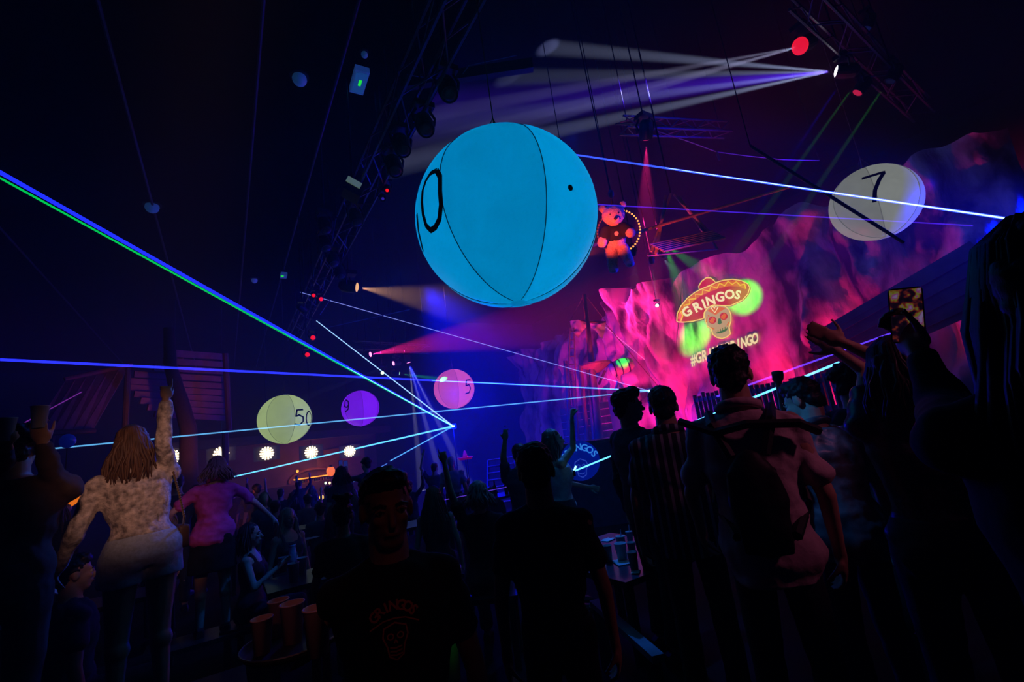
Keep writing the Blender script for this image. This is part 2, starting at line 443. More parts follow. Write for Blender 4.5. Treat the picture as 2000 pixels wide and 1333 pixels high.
crown = [(672, 345), (668, 318), (690, 280), (725, 253), (760, 253), (790, 277), (800, 292), (740, 318), (700, 336)]
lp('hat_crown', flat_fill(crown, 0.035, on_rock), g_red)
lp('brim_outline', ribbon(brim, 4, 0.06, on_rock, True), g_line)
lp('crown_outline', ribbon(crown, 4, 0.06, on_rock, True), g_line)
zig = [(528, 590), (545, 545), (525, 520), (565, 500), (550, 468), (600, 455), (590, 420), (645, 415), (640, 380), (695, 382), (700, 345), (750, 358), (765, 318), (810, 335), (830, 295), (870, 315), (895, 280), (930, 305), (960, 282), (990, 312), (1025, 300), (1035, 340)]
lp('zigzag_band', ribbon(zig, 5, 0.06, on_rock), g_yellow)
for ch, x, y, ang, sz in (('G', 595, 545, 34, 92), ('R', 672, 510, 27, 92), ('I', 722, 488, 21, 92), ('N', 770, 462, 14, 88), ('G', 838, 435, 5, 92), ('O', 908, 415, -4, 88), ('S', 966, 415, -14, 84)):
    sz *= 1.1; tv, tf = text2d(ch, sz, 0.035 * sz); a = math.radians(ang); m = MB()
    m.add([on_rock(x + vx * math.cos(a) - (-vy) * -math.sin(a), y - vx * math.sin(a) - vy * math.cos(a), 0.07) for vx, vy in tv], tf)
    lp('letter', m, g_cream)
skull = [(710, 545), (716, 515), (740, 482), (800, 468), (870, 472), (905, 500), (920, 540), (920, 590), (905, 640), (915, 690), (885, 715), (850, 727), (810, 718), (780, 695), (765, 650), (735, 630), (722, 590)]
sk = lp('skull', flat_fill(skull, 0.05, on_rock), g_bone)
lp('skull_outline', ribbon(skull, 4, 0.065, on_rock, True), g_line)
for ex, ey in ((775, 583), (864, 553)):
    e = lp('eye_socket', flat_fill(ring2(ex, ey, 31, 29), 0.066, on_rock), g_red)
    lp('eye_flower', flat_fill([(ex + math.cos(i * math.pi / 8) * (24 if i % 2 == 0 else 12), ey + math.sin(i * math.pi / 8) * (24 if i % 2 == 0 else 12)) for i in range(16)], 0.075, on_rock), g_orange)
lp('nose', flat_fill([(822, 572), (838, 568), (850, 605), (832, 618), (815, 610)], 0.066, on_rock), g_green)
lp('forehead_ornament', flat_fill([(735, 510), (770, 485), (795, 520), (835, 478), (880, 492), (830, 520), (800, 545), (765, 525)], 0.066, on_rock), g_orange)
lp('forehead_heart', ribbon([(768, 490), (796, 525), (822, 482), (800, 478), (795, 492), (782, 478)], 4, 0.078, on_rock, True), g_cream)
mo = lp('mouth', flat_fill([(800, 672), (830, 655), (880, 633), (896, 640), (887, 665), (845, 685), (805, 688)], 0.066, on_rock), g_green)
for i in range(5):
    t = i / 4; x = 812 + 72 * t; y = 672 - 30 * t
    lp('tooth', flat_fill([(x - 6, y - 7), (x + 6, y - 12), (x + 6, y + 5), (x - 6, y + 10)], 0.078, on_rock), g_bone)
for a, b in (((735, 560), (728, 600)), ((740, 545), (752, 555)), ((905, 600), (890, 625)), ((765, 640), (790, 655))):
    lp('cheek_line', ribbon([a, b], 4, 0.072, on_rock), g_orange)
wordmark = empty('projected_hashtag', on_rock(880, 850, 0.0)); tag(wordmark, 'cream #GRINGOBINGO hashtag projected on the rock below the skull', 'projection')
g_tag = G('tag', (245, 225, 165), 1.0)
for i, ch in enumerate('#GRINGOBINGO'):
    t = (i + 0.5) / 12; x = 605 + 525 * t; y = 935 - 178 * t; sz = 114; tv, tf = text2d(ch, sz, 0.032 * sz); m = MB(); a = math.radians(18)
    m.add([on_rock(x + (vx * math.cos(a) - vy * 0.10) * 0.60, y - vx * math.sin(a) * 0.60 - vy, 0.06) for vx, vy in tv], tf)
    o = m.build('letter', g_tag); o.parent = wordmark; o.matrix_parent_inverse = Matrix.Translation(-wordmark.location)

# ------------------------------------------------------------------ hanging numbered balls
def sphere_hit(px, py, c, R):
    r = (at(px, py, 1.0) - CAM).normalized(); oc = CAM - c; b = r.dot(oc); q = b * b - (oc.length_squared - R * R)
    if q < 0:  # the outline: nearest point on the limb
        p = CAM - r * b; return (p - c).normalized()
    return (CAM + r * (-b - math.sqrt(q)) - c).normalized()
def ball(px, py, d, R, rgb, k, label, digits, width, seam0, extra=None, strength=1.0, squash=0.97):
    c = at(px, py, d); away = math.atan2(c.y, c.x) - math.pi / 2
    root = empty('inflatable_ball', c - Vector((0, 0, R)), 0.0)
    tag(root, label, 'ball', 'numbered inflatable balls hanging over the crowd')
    inv = Matrix.Translation(-root.location)
    def fin(o):
        o.parent = root; o.matrix_parent_inverse = inv; return o
    e = lin(rgb)
    for g in range(6):
        v = (1.14, 0.95, 1.0, 0.95, 1.05, 0.88)[g]  # lighter and darker gores: shading put into the emission colour
        m = mat('ball_skin_%s_%d' % (label[:8], g), (0.10, 0.10, 0.10), 0.5, var=0.05, scale=3, emis=tuple(x * v for x in e), estr=strength, spec=0.4)
        nt = m.node_tree; b = nt.nodes['Principled BSDF']
        nz = nt.nodes.new('ShaderNodeTexNoise'); nz.inputs['Scale'].default_value = 2.2 / R; nz.inputs['Detail'].default_value = 6; nz.inputs['Distortion'].default_value = 1.2
        tc = nt.nodes.new('ShaderNodeTexCoord'); nt.links.new(tc.outputs['Object'], nz.inputs['Vector'])
        mr = nt.nodes.new('ShaderNodeMapRange'); mr.inputs[1].default_value = 0.3; mr.inputs[2].default_value = 0.7; mr.inputs[3].default_value = strength * 0.92; mr.inputs[4].default_value = strength * 1.05
        nt.links.new(nz.outputs['Fac'], mr.inputs[0]); nt.links.new(mr.outputs[0], b.inputs['Emission Strength'])
        pm = MB(); NU, NV = 10, 30; vs = []
        for i in range(NU + 1):
            lon = math.radians(seam0 + 60 * g + 60 * i / NU - 90) + away
            pin = 1 - 0.012 * (abs(2 * i / NU - 1) ** 6)
            for j in range(NV + 1):
                la = math.radians(-90 + 180 * j / NV); vs.append(c + Vector((math.cos(la) * math.cos(lon), math.cos(la) * math.sin(lon), math.sin(la) * squash)) * R * pin)
        pm.add(vs, [(i * (NV + 1) + j, (i + 1) * (NV + 1) + j, (i + 1) * (NV + 1) + j + 1, i * (NV + 1) + j + 1) for i in range(NU) for j in range(NV)])
        fin(pm.build('panel', m, smooth=True))
        lon = math.radians(seam0 + 60 * g - 90) + away
        fin(MB().path([c + Vector((math.cos(la) * math.cos(lon), math.cos(la) * math.sin(lon), math.sin(la) * squash)) * R * 0.9905 for la in [math.radians(-88 + 176 * j / 30) for j in range(31)]], 0.0045 * (1 if R > 0.85 else 2), n=5).build('seam', mat('seam_tape', tuple(x * 0.2 for x in e), 0.6) if R > 0.85 else mat('seam_tape_grey', (0.05, 0.05, 0.05), 0.6, emis=tuple(x * 0.5 for x in e), estr=1.0)))
    md = mat('digit_print', (0.006, 0.007, 0.012), 0.7)
    for st in digits:
        pts = []
        for a, b in zip(st, st[1:]):
            for q in range(6): pts.append((a[0] + (b[0] - a[0]) * q / 6, a[1] + (b[1] - a[1]) * q / 6))
        pts.append(st[-1])
        P = [sphere_hit(x, y, c, R) for x, y in pts]
        L = []; Rr = []
        for i, p in enumerate(P):
            t = (P[min(i + 1, len(P) - 1)] - P[max(i - 1, 0)]); n = t.cross(p).normalized() * width
            for lst, sg in ((L, 1), (Rr, -1)):
                q = (p * R + n * sg).normalized(); q = Vector((q.x, q.y, q.z * (1 - (1 - squash)))); lst.append(c + q * R * 1.004)
        N = len(P); m = MB(); m.add(L + Rr, [(i, i + 1, N + i + 1, N + i) for i in range(N - 1)]); fin(m.build('digit', md))
    top = c + Vector((0, 0, R * squash))
    fin(MB().lathe([(0.07, -0.015), (0.08, 0.0), (0.05, 0.02), (0.02, 0.05)], 14, top).build('top_cap', mat('ball_cap', tuple(x * 0.4 for x in e), 0.5)))
    fin(MB().lathe([(0.07, 0.015), (0.085, 0.0), (0.06, -0.012), (0.0, -0.014)], 14, c - Vector((0, 0, R * squash))).build('bottom_patch', mat('ball_patch_%s' % label[:8], tuple(x * 0.5 for x in e), 0.5, emis=e, estr=strength * 0.7)))
    cord = MB(); cord.tube(top, (top.x, top.y, ceil_at(top.x)), 0.006, n=5)
    for a in (0.6, 2.5, 4.4): cord.tube(top + Vector((math.cos(a) * 0.2 * R, math.sin(a) * 0.2 * R, -0.02 * R)), top + Vector((0, 0, 0.3)), 0.005, n=5)
    fin(cord.build('hanging_cord', M_rope))
    if extra: extra(c, R, fin)
    return c
def valve(c, R, fin):
    p = sphere_hit(1114, 367, c, R); q = p.to_track_quat('Z', 'Y').to_matrix().to_4x4()
    m = MB().lathe([(0.0, 0.004), (0.026, 0.004), (0.026, -0.01), (0.0, -0.01)], 16); m.xf(Matrix.Translation(c + p * R) @ q)
    fin(m.build('valve', mat('valve_plug', (0.005, 0.01, 0.03), 0.6)))
    bow = MB().path([top_ for top_ in [c + Vector((0, 0, R * .97)) + Vector((0.03 * i, 0.02 * math.sin(i * 2), 0.03 * i)) for i in range(5)]], 0.012, n=5)
    fin(bow.build('ribbon_knot', mat('violet_ribbon', (0.2, 0.15, 0.6), 0.6)))
zero = [(853, 332), (860, 345), (860, 375), (862, 400), (859, 430), (851, 446), (842, 452), (833, 442), (827, 420), (824.5, 395), (826, 372), (832, 353), (841, 338), (853, 332)]
BIG = ball(990, 430, 4.55, 0.9, (0, 132, 196), 1, 'huge glowing cyan ball with a zero at its edge', [zero, [(815, 418), (818, 452), (827, 492)]], 0.026, 24, valve, strength=1.0)
ball(1708, 397, 9.6, 0.80, (122, 126, 120), 1, 'grey white ball with number 7 above the stage rocks', [[(1683, 348.5), (1727, 335), (1717, 351), (1709, 372), (1708, 396)]], 0.034, 5, strength=0.85)
B50 = [[(592, 800), (580, 801), (578, 814), (584, 811), (592, 815), (592, 824), (585, 831), (575, 829)], [(603 + 5 * math.cos(t / 12 * 6.283), 818 + 14 * math.sin(t / 12 * 6.283)) for t in range(13)]]
ball(557, 819, 16.3, 0.89, (148, 168, 110), 1, 'pale green ball with number 50 above the bar lamps', B50, 0.028, 20)
ball(704, 798, 22.3, 0.89, (116, 22, 232), 1, 'violet ball with number 9 hanging far back', [[(681, 792), (680, 784), (675, 781), (672, 788), (673, 795), (678, 796), (681, 790), (680, 800), (674, 806)]], 0.03, 8)
ball(887, 760, 20.5, 0.91, (196, 76, 130), 1, 'pink ball with number 5 near the green lamps', [[(919, 742), (911, 743), (910, 754), (916, 752), (919, 759), (916, 768), (909, 770)]], 0.03, 12)

# ------------------------------------------------------------------ haze filling the hall
wn = world.node_tree
v_ = wn.nodes.new('ShaderNodeVolumeScatter'); v_.inputs['Density'].default_value = HAZE; v_.inputs['Color'].default_value = (1, 1, 1, 1)
wn.links.new(v_.outputs[0], wn.nodes['World Output'].inputs['Volume'])

# ------------------------------------------------------------------ trusses
def truss(name, a, b, w, label, n=14, rods=True, loc=None):
    a = Vector(a); b = Vector(b); d = (b - a).normalized(); sx = d.cross(Vector((0, 0, 1))).normalized() * w / 2; up = sx.cross(d).normalized() * w / 2
    root = empty(name, a); tag(root, label, 'truss', 'lighting trusses'); inv = Matrix.Translation(-a)
    def fin(o): o.parent = root; o.matrix_parent_inverse = inv; return o
    cs = [sx + up, -sx + up, sx - up, -sx - up]
    for c in cs: fin(MB().tube(a + c, b + c, 0.028, n=6).build('chord', M_steel))
    L = (b - a).length
    for i in range(n):
        p = a + d * L * i / n; q = a + d * L * (i + 1) / n
        k = [(0, 2), (2, 3), (3, 1), (1, 0)]
        for j, (u, v) in enumerate(k):
            if i % 2: u, v = v, u
            fin(MB().tube(p + cs[u], q + cs[v], 0.014, n=5).build('brace', M_steel))
    if rods:
        for t in (0.06, 0.5, 0.94):
            p = a + d * L * t; fin(MB().tube(p + up, (p.x, p.y, ceil_at(p.x)), 0.012, n=5).build('hanging_rod', M_black))
    return root
truss('lighting_truss', (2.3, 3.0, 6.85), (2.3, 19.5, 6.85), 0.4, 'long dark lighting truss left of the big cyan ball', 22)
TR0 = at_z(1560, -20, 8.35); TR1 = at_z(1800, 215, 8.35)
truss('lighting_truss', TR0, TR1, 0.4, 'dark truss carrying the white beam fixtures at upper right', 10)
truss('lighting_truss', at(690, 690, 20.2) + Vector((0, 0, 0.35)), at(840, 697, 20.4) + Vector((0, 0, 0.35)), 0.35, 'small far truss with the pink and blue beam lamps', 8)
truss('lighting_truss', at(1215, 252, 11) + Vector((0, 0, 0.1)), at(1420, 260, 12.5) + Vector((0, 0, 0.1)), 0.3, 'dark truss above the teddy bear', 8)

# ------------------------------------------------------------------ stage fixtures
LENS = {}
def fixture(pos, aim, label, rgb, k, s=1.0, top=None, group='moving head stage lights', lens_r=0.11):
    """moving head: base, yoke, barrel and glowing lens; pos = lens"""
    pos = Vector(pos); d = (Vector(aim) - pos).normalized(); back = pos - d * 0.06
    root = empty('stage_light_fixture', pos); tag(root, label, 'stage light', group); inv = Matrix.Translation(-pos)
    def fin(o): o.parent = root; o.matrix_parent_inverse = inv; return o
    q = d.to_track_quat('Z', 'Y').to_matrix().to_4x4(); T = Matrix.Translation(back - d * 0.0) @ q
    h = MB().lathe([(0.0, -0.42), (0.09, -0.42), (0.14, -0.36), (0.16, -0.2), (0.15, -0.05), (0.135, 0.0), (0.115, 0.0), (0.11, -0.03), (0.0, -0.03)], 18); h.v = [(x * s, y * s, z * s) for x, y, z in h.v]; h.xf(T)
    hd_o = fin(h.build('head', M_blackp, smooth=False))
    ln = MB().lathe([(0.0, 0.02), (lens_r * 0.6, 0.015), (lens_r, -0.004), (lens_r, -0.02), (0.0, -0.02)], 18); ln.v = [(x * s, y * s, z * s) for x, y, z in ln.v]; ln.xf(T)
    lo = fin(ln.build('lens', glow('lens_%s' % label[:20].replace(' ', '_'), lin(rgb), k), smooth=True)); lo['label'] = 'glowing lens'; lo.parent = hd_o; lo.matrix_parent_inverse = Matrix()
    mid = back - d * 0.2 * s; side = d.cross(Vector((0, 0, 1)))
    if side.length < 0.1: side = Vector((1, 0, 0))
    side = side.normalized()
    ztop = top if top else mid.z + 0.42 * s
    for sg in (-1, 1): fin(MB().path([mid + side * 0.17 * s * sg, mid + side * 0.2 * s * sg + Vector((0, 0, 0.15 * s)), Vector((mid.x, mid.y, mid.z + 0.28 * s)) + side * 0.12 * s * sg], 0.025 * s, n=5).build('yoke', M_blackp))
    fin(MB().box((mid.x, mid.y, mid.z + 0.33 * s), (0.34 * s, 0.26 * s, 0.1 * s)).build('base', M_blackp))
    if top: fin(MB().tube((mid.x, mid.y, mid.z + 0.36 * s), (mid.x, mid.y, ceil_at(mid.x)), 0.016, n=5).build('mounting_rod', M_black))
    return root
def lens_back(p, a): return Vector(p) - (Vector(a) - Vector(p)).normalized() * 0.05
fixture(lens_back(S1, at(1040, 170, 11)), at(1040, 170, 11), 'moving head throwing the fan of white beams', (255, 255, 255), 6, 0.9, ZC)
fixture(lens_back(S2, at(1250, 230, 7.5)), at(1250, 230, 7.5), 'moving head with a bright red ring on the right truss', (235, 20, 50), 1.0, 1.1, ZC, lens_r=0.15)
fixture(S3, at(1560, 330, 9.6), 'moving head with red lens above the green beams', (200, 30, 70), 0.8, 0.8, ZC)
fixture(at(1735, 165, 9.3), at(1640, 330, 9.6), 'unlit moving head at the far right truss end', (10, 20, 60), 0.3, 0.8, ZC)
fixture(at(1690, 62, 9.3), at(1600, 300, 9.6), 'dark moving head nearest the top right corner', (10, 30, 90), 0.4, 0.7, ZC)
fixture(at(1262, 278, 10.5), at(1262, 450, 11.5), 'ceiling fixture with magenta beam above the teddy bear', (255, 40, 130), 1.2, 1.0, ZC)
fixture(at(702, 562, 12), at(900, 585, 12), 'black fixture throwing the beige beam under the big ball', (255, 190, 120), 1.0, 1.1, ZC)
fixture(at(726, 692, 20), at(950, 650, 19), 'far fixture throwing the wide pink beam', (255, 120, 190), 4, 1.0, ZC)
fixture(at(799, 711, 20), at(840, 850, 20), 'far fixture throwing pale blue beams downward', (240, 245, 255), 6, 0.9, ZC)
fixture(at(766, 711, 20), at(640, 740, 18), 'far fixture throwing faint blue beams to the left', (230, 240, 255), 5, 0.9, ZC)
fixture(at(747, 730, 19.5), at(747, 800, 16), 'left one of two far lamps with green dots', (200, 255, 190), 2.0, 0.8, ZC, lens_r=0.09)
fixture(at(783, 730, 19.5), at(890, 745, 20), 'right one of two far lamps with green dots', (190, 255, 190), 2.0, 0.8, ZC, lens_r=0.09)
fixture(at(612, 660, 13), at(640, 665, 11), 'small fixture with a red rectangular glow on the left truss', (255, 20, 15), 1.0, 0.6, ZC)
fixture(at(601, 693, 13.5), at(640, 690, 11), 'small fixture with a pink crescent glow under the left truss', (230, 20, 110), 1.0, 0.6, ZC)
fixture(at(629, 585, 12.5), at(700, 600, 11), 'small fixture with a pink lens beside the laser head', (255, 20, 90), 1.2, 0.5, ZC)
fixture(at(613, 578, 12.5), at(660, 640, 9), 'small fixture with a white pink lens on the left truss', (255, 180, 220), 2.0, 0.45, ZC)
fixture(at(600, 611, 12.5), at(885, 833, 17), 'laser head with white glare on the left truss', (235, 250, 255), 5, 0.6, ZC)
fixture(at(756, 374, 8.5), at(760, 500, 6), 'small fixture with a blue dot lens left of the big ball', (40, 40, 255), 1.5, 0.5, ZC, lens_r=0.06)
fixture(at(748, 390, 8.6), at(760, 500, 6), 'dim fixture with a violet dot lens left of the big ball', (50, 30, 160), 0.8, 0.45, ZC, lens_r=0.06)
for i, (px, py, d) in enumerate(((640, 490, 10.5), (655, 520, 11), (668, 545, 11.5), (640, 455, 9.8), (700, 440, 9.2), (790, 300, 7.2), (775, 340, 7.6), (835, 260, 6.8), (880, 190, 6.3))):
    fixture(at(px, py, d), at(px + 60, py + 160, d - 1), ('unlit black moving head on the left truss, number %s from the bar end' % ('one', 'two', 'three', 'four', 'five', 'six', 'seven', 'eight', 'nine')[i]), (3, 4, 14), 0.3, 0.9, ZC)
fixture(at(1238, 503, 11.5), at(1246, 620, 12.5), 'fixture below the bear throwing thin pale rays', (230, 240, 255), 3, 0.5, ZC, lens_r=0.1)
fixture(at(1274, 518, 11.5), at(1285, 600, 12.2), 'fixture throwing the bright narrow ray beside the bear', (240, 250, 255), 5, 0.45, ZC, lens_r=0.1)
fixture(at(1298, 504, 11.5), at(1340, 560, 13), 'fixture under the wooden rig throwing a soft white cone', (230, 250, 255), 4, 0.45, ZC, lens_r=0.1)
fixture(at(1283, 598, 12.2), at(1270, 640, 10), 'small mirror lamp with white glare in front of the rocks', (240, 250, 255), 3, 0.4, ZC, lens_r=0.12)

# ------------------------------------------------------------------ lasers, their light in the haze put into glowing tubes
LZ = at(885, 833, 18); LZ2 = at(1268, 764, 15)
def laser_box(p, aim, label):
    root = empty('laser_projector', p); tag(root, label, 'laser projector')
    p = Vector(p); inv = Matrix.Translation(-p)
    d = (Vector(aim) - p).normalized(); q = d.to_track_quat('Y', 'Z').to_matrix()
    for nm, m, mt in (('housing', MB().box(p - d * 0.19, (0.26, 0.34, 0.2), q), M_blackp), ('aperture', MB().box(p - d * 0.01, (0.1, 0.03, 0.06), q), glow('laser_aperture', (0.2, 0.75, 1.0), 8)), ('stand_pole', MB().tube(p - d * 0.19, ((p - d * 0.19).x, (p - d * 0.19).y, 0), 0.03, n=8), M_black), ('foot_plate', MB().box(((p - d * 0.19).x, (p - d * 0.19).y, 0.02), (0.5, 0.5, 0.04)), M_black)):
        o = m.build(nm, mt); o.parent = root; o.matrix_parent_inverse = inv
laser_box(LZ, CAM, 'laser projector with cyan glare on a stand under the pink ball')
laser_box(LZ2, at(400, 800, 8), 'laser projector hidden behind the men, source of the long beams')
def laser(a, b, r0, r1, color, k, label):
    a = Vector(a); b = Vector(b)
    o = MB().tube(Vector((0, 0, 0)), b - a, r0, r1, n=8, cap=False).build('laser_beam', beam_mat('laser_%s' % label.replace(' ', '_')[:40], color, k)); o.location = a
    tag(o, label, 'laser beam', 'laser beams across the hall')
BL = (0.01, 0.02, 1.0)
laser(LZ, at(-80, 292, 4.0), 0.028, 0.02, BL, 0.9, 'blue half of the wide laser running to the left edge')
laser(LZ + Vector((0, 0, -0.012)), at(-80, 304, 4.0), 0.024, 0.010, (0.0, 0.6, 0.08), 0.5, 'green half of the wide laser running to the left edge')
laser(LZ, LZ + (at(-80, 298, 4.0) - LZ) * 0.55, 0.02, 0.004, (0.35, 0.9, 0.9), 0.8, 'white cyan core of the wide laser near its source')
laser(LZ, at(618, 627, 12.6), 0.022, 0.010, (0.35, 0.6, 1.0), 0.75, 'thin white laser up to the left truss')
laser(LZ, at(455, 932, 6.2), 0.03, 0.008, (0.12, 0.6, 1.0), 0.8, 'cyan laser ending at the woman in purple')
laser(LZ, at(762, 901, 12.0), 0.024, 0.012, (0.1, 0.45, 1.0), 0.6, 'short cyan laser toward the raised phones')
laser(at(756, 906, 11.8), at(690, 942, 10.0), 0.01, 0.006, (0.1, 0.3, 1.0), 0.4, 'faint laser tail among the raised phones')
laser(LZ2, at(-80, 699, 4.6), 0.022, 0.015, (0.02, 0.03, 1.0), 0.75, 'long level blue laser crossing to the left edge')
laser(LZ2, LZ2 + (at(-80, 699, 4.6) - LZ2) * 0.6, 0.020, 0.006, (0.1, 0.55, 0.9), 0.7, 'bright core of the long level blue laser')
laser(LZ2, at(30, 884, 7.5), 0.016, 0.012, (0.12, 0.45, 0.85), 0.5, 'pale laser passing behind the lace top woman')
laser(LZ2, at(586, 571, 12.5), 0.012, 0.008, (0.25, 0.3, 0.9), 0.5, 'thin lilac laser rising to the left truss')
laser(at(1121, 921, 5.6), at(1640, 708, 4.2), 0.009, 0.011, (0.12, 0.6, 1.0), 1.0, 'cyan laser running behind the standing men')
laser(at(1400, 775, 6.0), at(1790, 633, 4.4), 0.012, 0.007, (0.1, 0.04, 0.9), 0.7, 'violet laser above the cyan one at right')
laser(at(1060, 293, 7.0), at(2080, 444, 5.0), 0.011, 0.017, (0.03, 0.08, 1.0), 0.85, 'bright blue laser from behind the big ball to the right edge')
laser(at(1300, 328, 6.6), at(2080, 444, 5.0), 0.003, 0.010, (0.5, 0.8, 0.9), 0.9, 'white core of the bright laser crossing the number 7 ball')
laser(at(1100, 396, 7.0), at(1900, 441, 6.0), 0.009, 0.008, (0.06, 0.015, 0.7), 0.45, 'thin violet laser across the bear and number 7 ball')
laser(at(48, 826, 5.0), at(160, 766, 6.0), 0.006, 0.006, (0.15, 0.02, 0.25), 0.5, 'faint purple laser below the hut roof')
laser(at(1180, 637, 18), at(1292, 730, 18), 0.008, 0.012, (0.7, 0.25, 0.5), 0.5, 'faint pink line of light beside the ship mast')
laser(at(1120, 925, 7.2), at(830, 985, 8.0), 0.006, 0.006, (0.15, 0.05, 0.8), 0.35, 'dim violet laser behind the seated women')

# ------------------------------------------------------------------ ceiling equipment
def hang_empty(name, p, label, cat, group=None):
    r = empty(name, p); tag(r, label, cat, group); inv = Matrix.Translation(-Vector(p))
    def fin(o): o.parent = r; o.matrix_parent_inverse = inv; return o
    return r, fin
p = at_z(702, 162, ZL - 0.12)
r, fin = hang_empty('emergency_light', p, 'blue white emergency light with green lamp on the ceiling', 'emergency light')
s_ = 1.4; R0 = Matrix.Rotation(math.radians(-2), 3, 'Z')
fin(MB().box(p + Vector((0, 0, 0.06)), (0.26, 0.60, 0.12), R0).build('housing', mat('light_grey_housing_glow', (0.3, 0.35, 0.45), 0.5, emis=(0.02, 0.08, 0.3), estr=0.3)))  # blue light on the housing is put into its emission
fin(MB().box(p + Vector((0, 0, -0.01)), (0.2, 0.5, 0.03), R0).build('diffuser', glow('emergency_diffuser', (0.01, 0.07, 0.3), 0.6)))
fin(MB().box(p + Vector((0.0, -0.03, -0.03)), (0.05, 0.14, 0.02), R0).build('indicator_lamp', glow('green_indicator', (0.02, 1.0, 0.05), 0.8)))
p = at_z(554, 538, 8.2); r, fin = hang_empty('emergency_light', p, 'small far emergency light with a green dot', 'emergency light')
fin(MB().box(p, (0.2, 0.34, 0.1)).build('housing', MATS['light_grey_housing_glow'])); fin(MB().ell(p + Vector((-0.05, -0.05, -0.05)), (0.05, 0.05, 0.03)).build('indicator_lamp', MATS['green_indicator'])); fin(MB().tube(p, (p.x, p.y, ceil_at(p.x)), 0.015).build('hanging_rod', M_black))
for px, py, s, lb in ((585, 155, 0.13, 'round pale dome speaker on the ceiling near the emergency light'), (297, 405, 0.16, 'round dark dome on the ceiling at far left'), (712, 107, 0.06, 'tiny round dome above the emergency light'), (497, 548, 0.11, 'small blue dome on the ceiling above the plank hull')):
    p = at_z(px, py, ZL - 0.08); r, fin = hang_empty('ceiling_dome', p, lb, 'dome')
    fin(MB().ell(p, (s, s, s)).build('dome', mat('dome_plastic_glow', (0.35, 0.4, 0.5), 0.4, emis=(0.01, 0.05, 0.16), estr=0.35), smooth=True)); fin(MB().lathe([(s * 1.3, 0.0), (s * 1.3, 0.03), (0.0, 0.03)], 16, p + Vector((0, 0, 0.05))).build('rim', M_blackp))  # domes are no lamps: the blue light on them is emission
p = at(690, 373, 8.3); r, fin = hang_empty('loudspeaker', p, 'boxy loudspeaker with pale grille hung from the left truss', 'loudspeaker')
q = Matrix.Rotation(math.radians(25), 3, 'Y')
fin(MB().box(p, (0.3, 0.3, 0.28), q).build('cabinet', M_blackp)); fin(MB().box(p + q @ Vector((-0.05, -0.16, 0.06)), (0.26, 0.02, 0.12), q).build('grille', mat('pale_grille_glow', (0.3, 0.4, 0.3), 0.5, emis=(0.12, 0.2, 0.12), estr=0.5))); fin(MB().tube(p, (p.x, p.y, ceil_at(p.x)), 0.02).build('bracket', M_black))  # pale green light on the grille put into its emission
# cable along the cross beam
c0 = at_z(795, 146, 7.95); c1 = at_z(900, 150, 7.95); c2 = at_z(935, 124, 7.95); c3 = at_z(1010, 108, 7.95)
tag(MB().path([c0 + Vector((0, 0, 0)), (c0 + c1) / 2 + Vector((0, 0, -0.06)), c1, (c1 + c2) / 2 + Vector((0, 0, 0.1)), c2, c3], 0.008, n=5).build('cable', mat('blue_grey_cable', (0.2, 0.22, 0.4), 0.5)), 'thin cable looping along the cross beam', 'cable')
# slack cable with clamp across the stage ceiling
pts = [at(1285, 257, 11) , at(1340, 275, 11), at(1400, 297, 11), at(1460, 305, 11), at(1530, 312, 11), at(1600, 314, 11.2)]
r, fin = hang_empty('safety_cable', pts[0], 'slack grey cable with clamp above the wooden rig', 'cable')
fin(MB().path(pts, 0.012, n=5).build('wire', mat('grey_wire', (0.3, 0.3, 0.35), 0.5))); fin(MB().path([pts[2], pts[2] + Vector((0, 0, -0.1)), pts[2] + Vector((0.04, 0, -0.22))], 0.03, n=6).build('clamp', M_steel))
fin(MB().tube(pts[-1], (pts[-1].x, pts[-1].y, ZC), 0.01, n=5).build('hanging_rod', M_black))
for a, b, c, lb in (((640, 640), (800, 605), 12, 'thin stay wire rising right from the left truss'), ((625, 615), (645, 585), 12, 'short stay wire beside the laser head')):
    tag(MB().tube(at(*a, c), at(*b, c), 0.012, n=5).build('stay_wire', mat('grey_wire', (0.3, 0.3, 0.35), 0.5)), lb, 'wire')

# ------------------------------------------------------------------ teddy bear in a ring of lights
D = 9.4
bp = at(1208, 455, D); away = math.atan2(bp.y, bp.x) - math.pi / 2
bear = empty('teddy_bear', at(1207, 508, D), away + 0.15); bear.rotation_euler = (math.radians(34), 0, away + 0.15); tag(bear, 'large teddy bear in a black shirt hanging beside the big ball', 'teddy bear')
M_fur = mat('cream_fur', (0.55, 0.42, 0.36), 0.95, scale=40, bump=0.8)
fz = lambda k: (lambda co: noise.noise(co * 45) * k)
u = 1.22 / 1.2
b = MB(); b.ell((0, 0, 0.45), (0.21, 0.17, 0.27)); b.ell((0, -0.02, 0.92), (0.23, 0.2, 0.2)); b.capsule((-0.2, -0.06, 0.62), (-0.3, -0.2, 0.45), 0.1, 0.1); b.capsule((0.2, -0.06, 0.62), (0.27, -0.22, 0.55), 0.1, 0.1)
b.capsule((-0.12, -0.05, 0.22), (-0.14, -0.2, -0.08), 0.125, 0.105); b.capsule((0.12, -0.05, 0.22), (0.18, -0.2, 0.0), 0.125, 0.105)
b.ell((-0.14, -0.26, -0.12), (0.1, 0.13, 0.07)); b.ell((0.19, -0.26, -0.05), (0.1, 0.13, 0.07)); b.ell((-0.2, 0.0, 1.08), (0.08, 0.04, 0.08)); b.ell((0.2, 0.0, 1.08), (0.08, 0.04, 0.08)); b.ell((0, -0.17, 0.87), (0.11, 0.1, 0.085))
o = link('body', remesh(b, 0.022, 2, fz(0.012)), bear); o.data.materials.append(M_fur)
MB().ell((0, -0.275, 0.89), (0.035, 0.02, 0.028)).build('nose', M_blackp, bear, True)
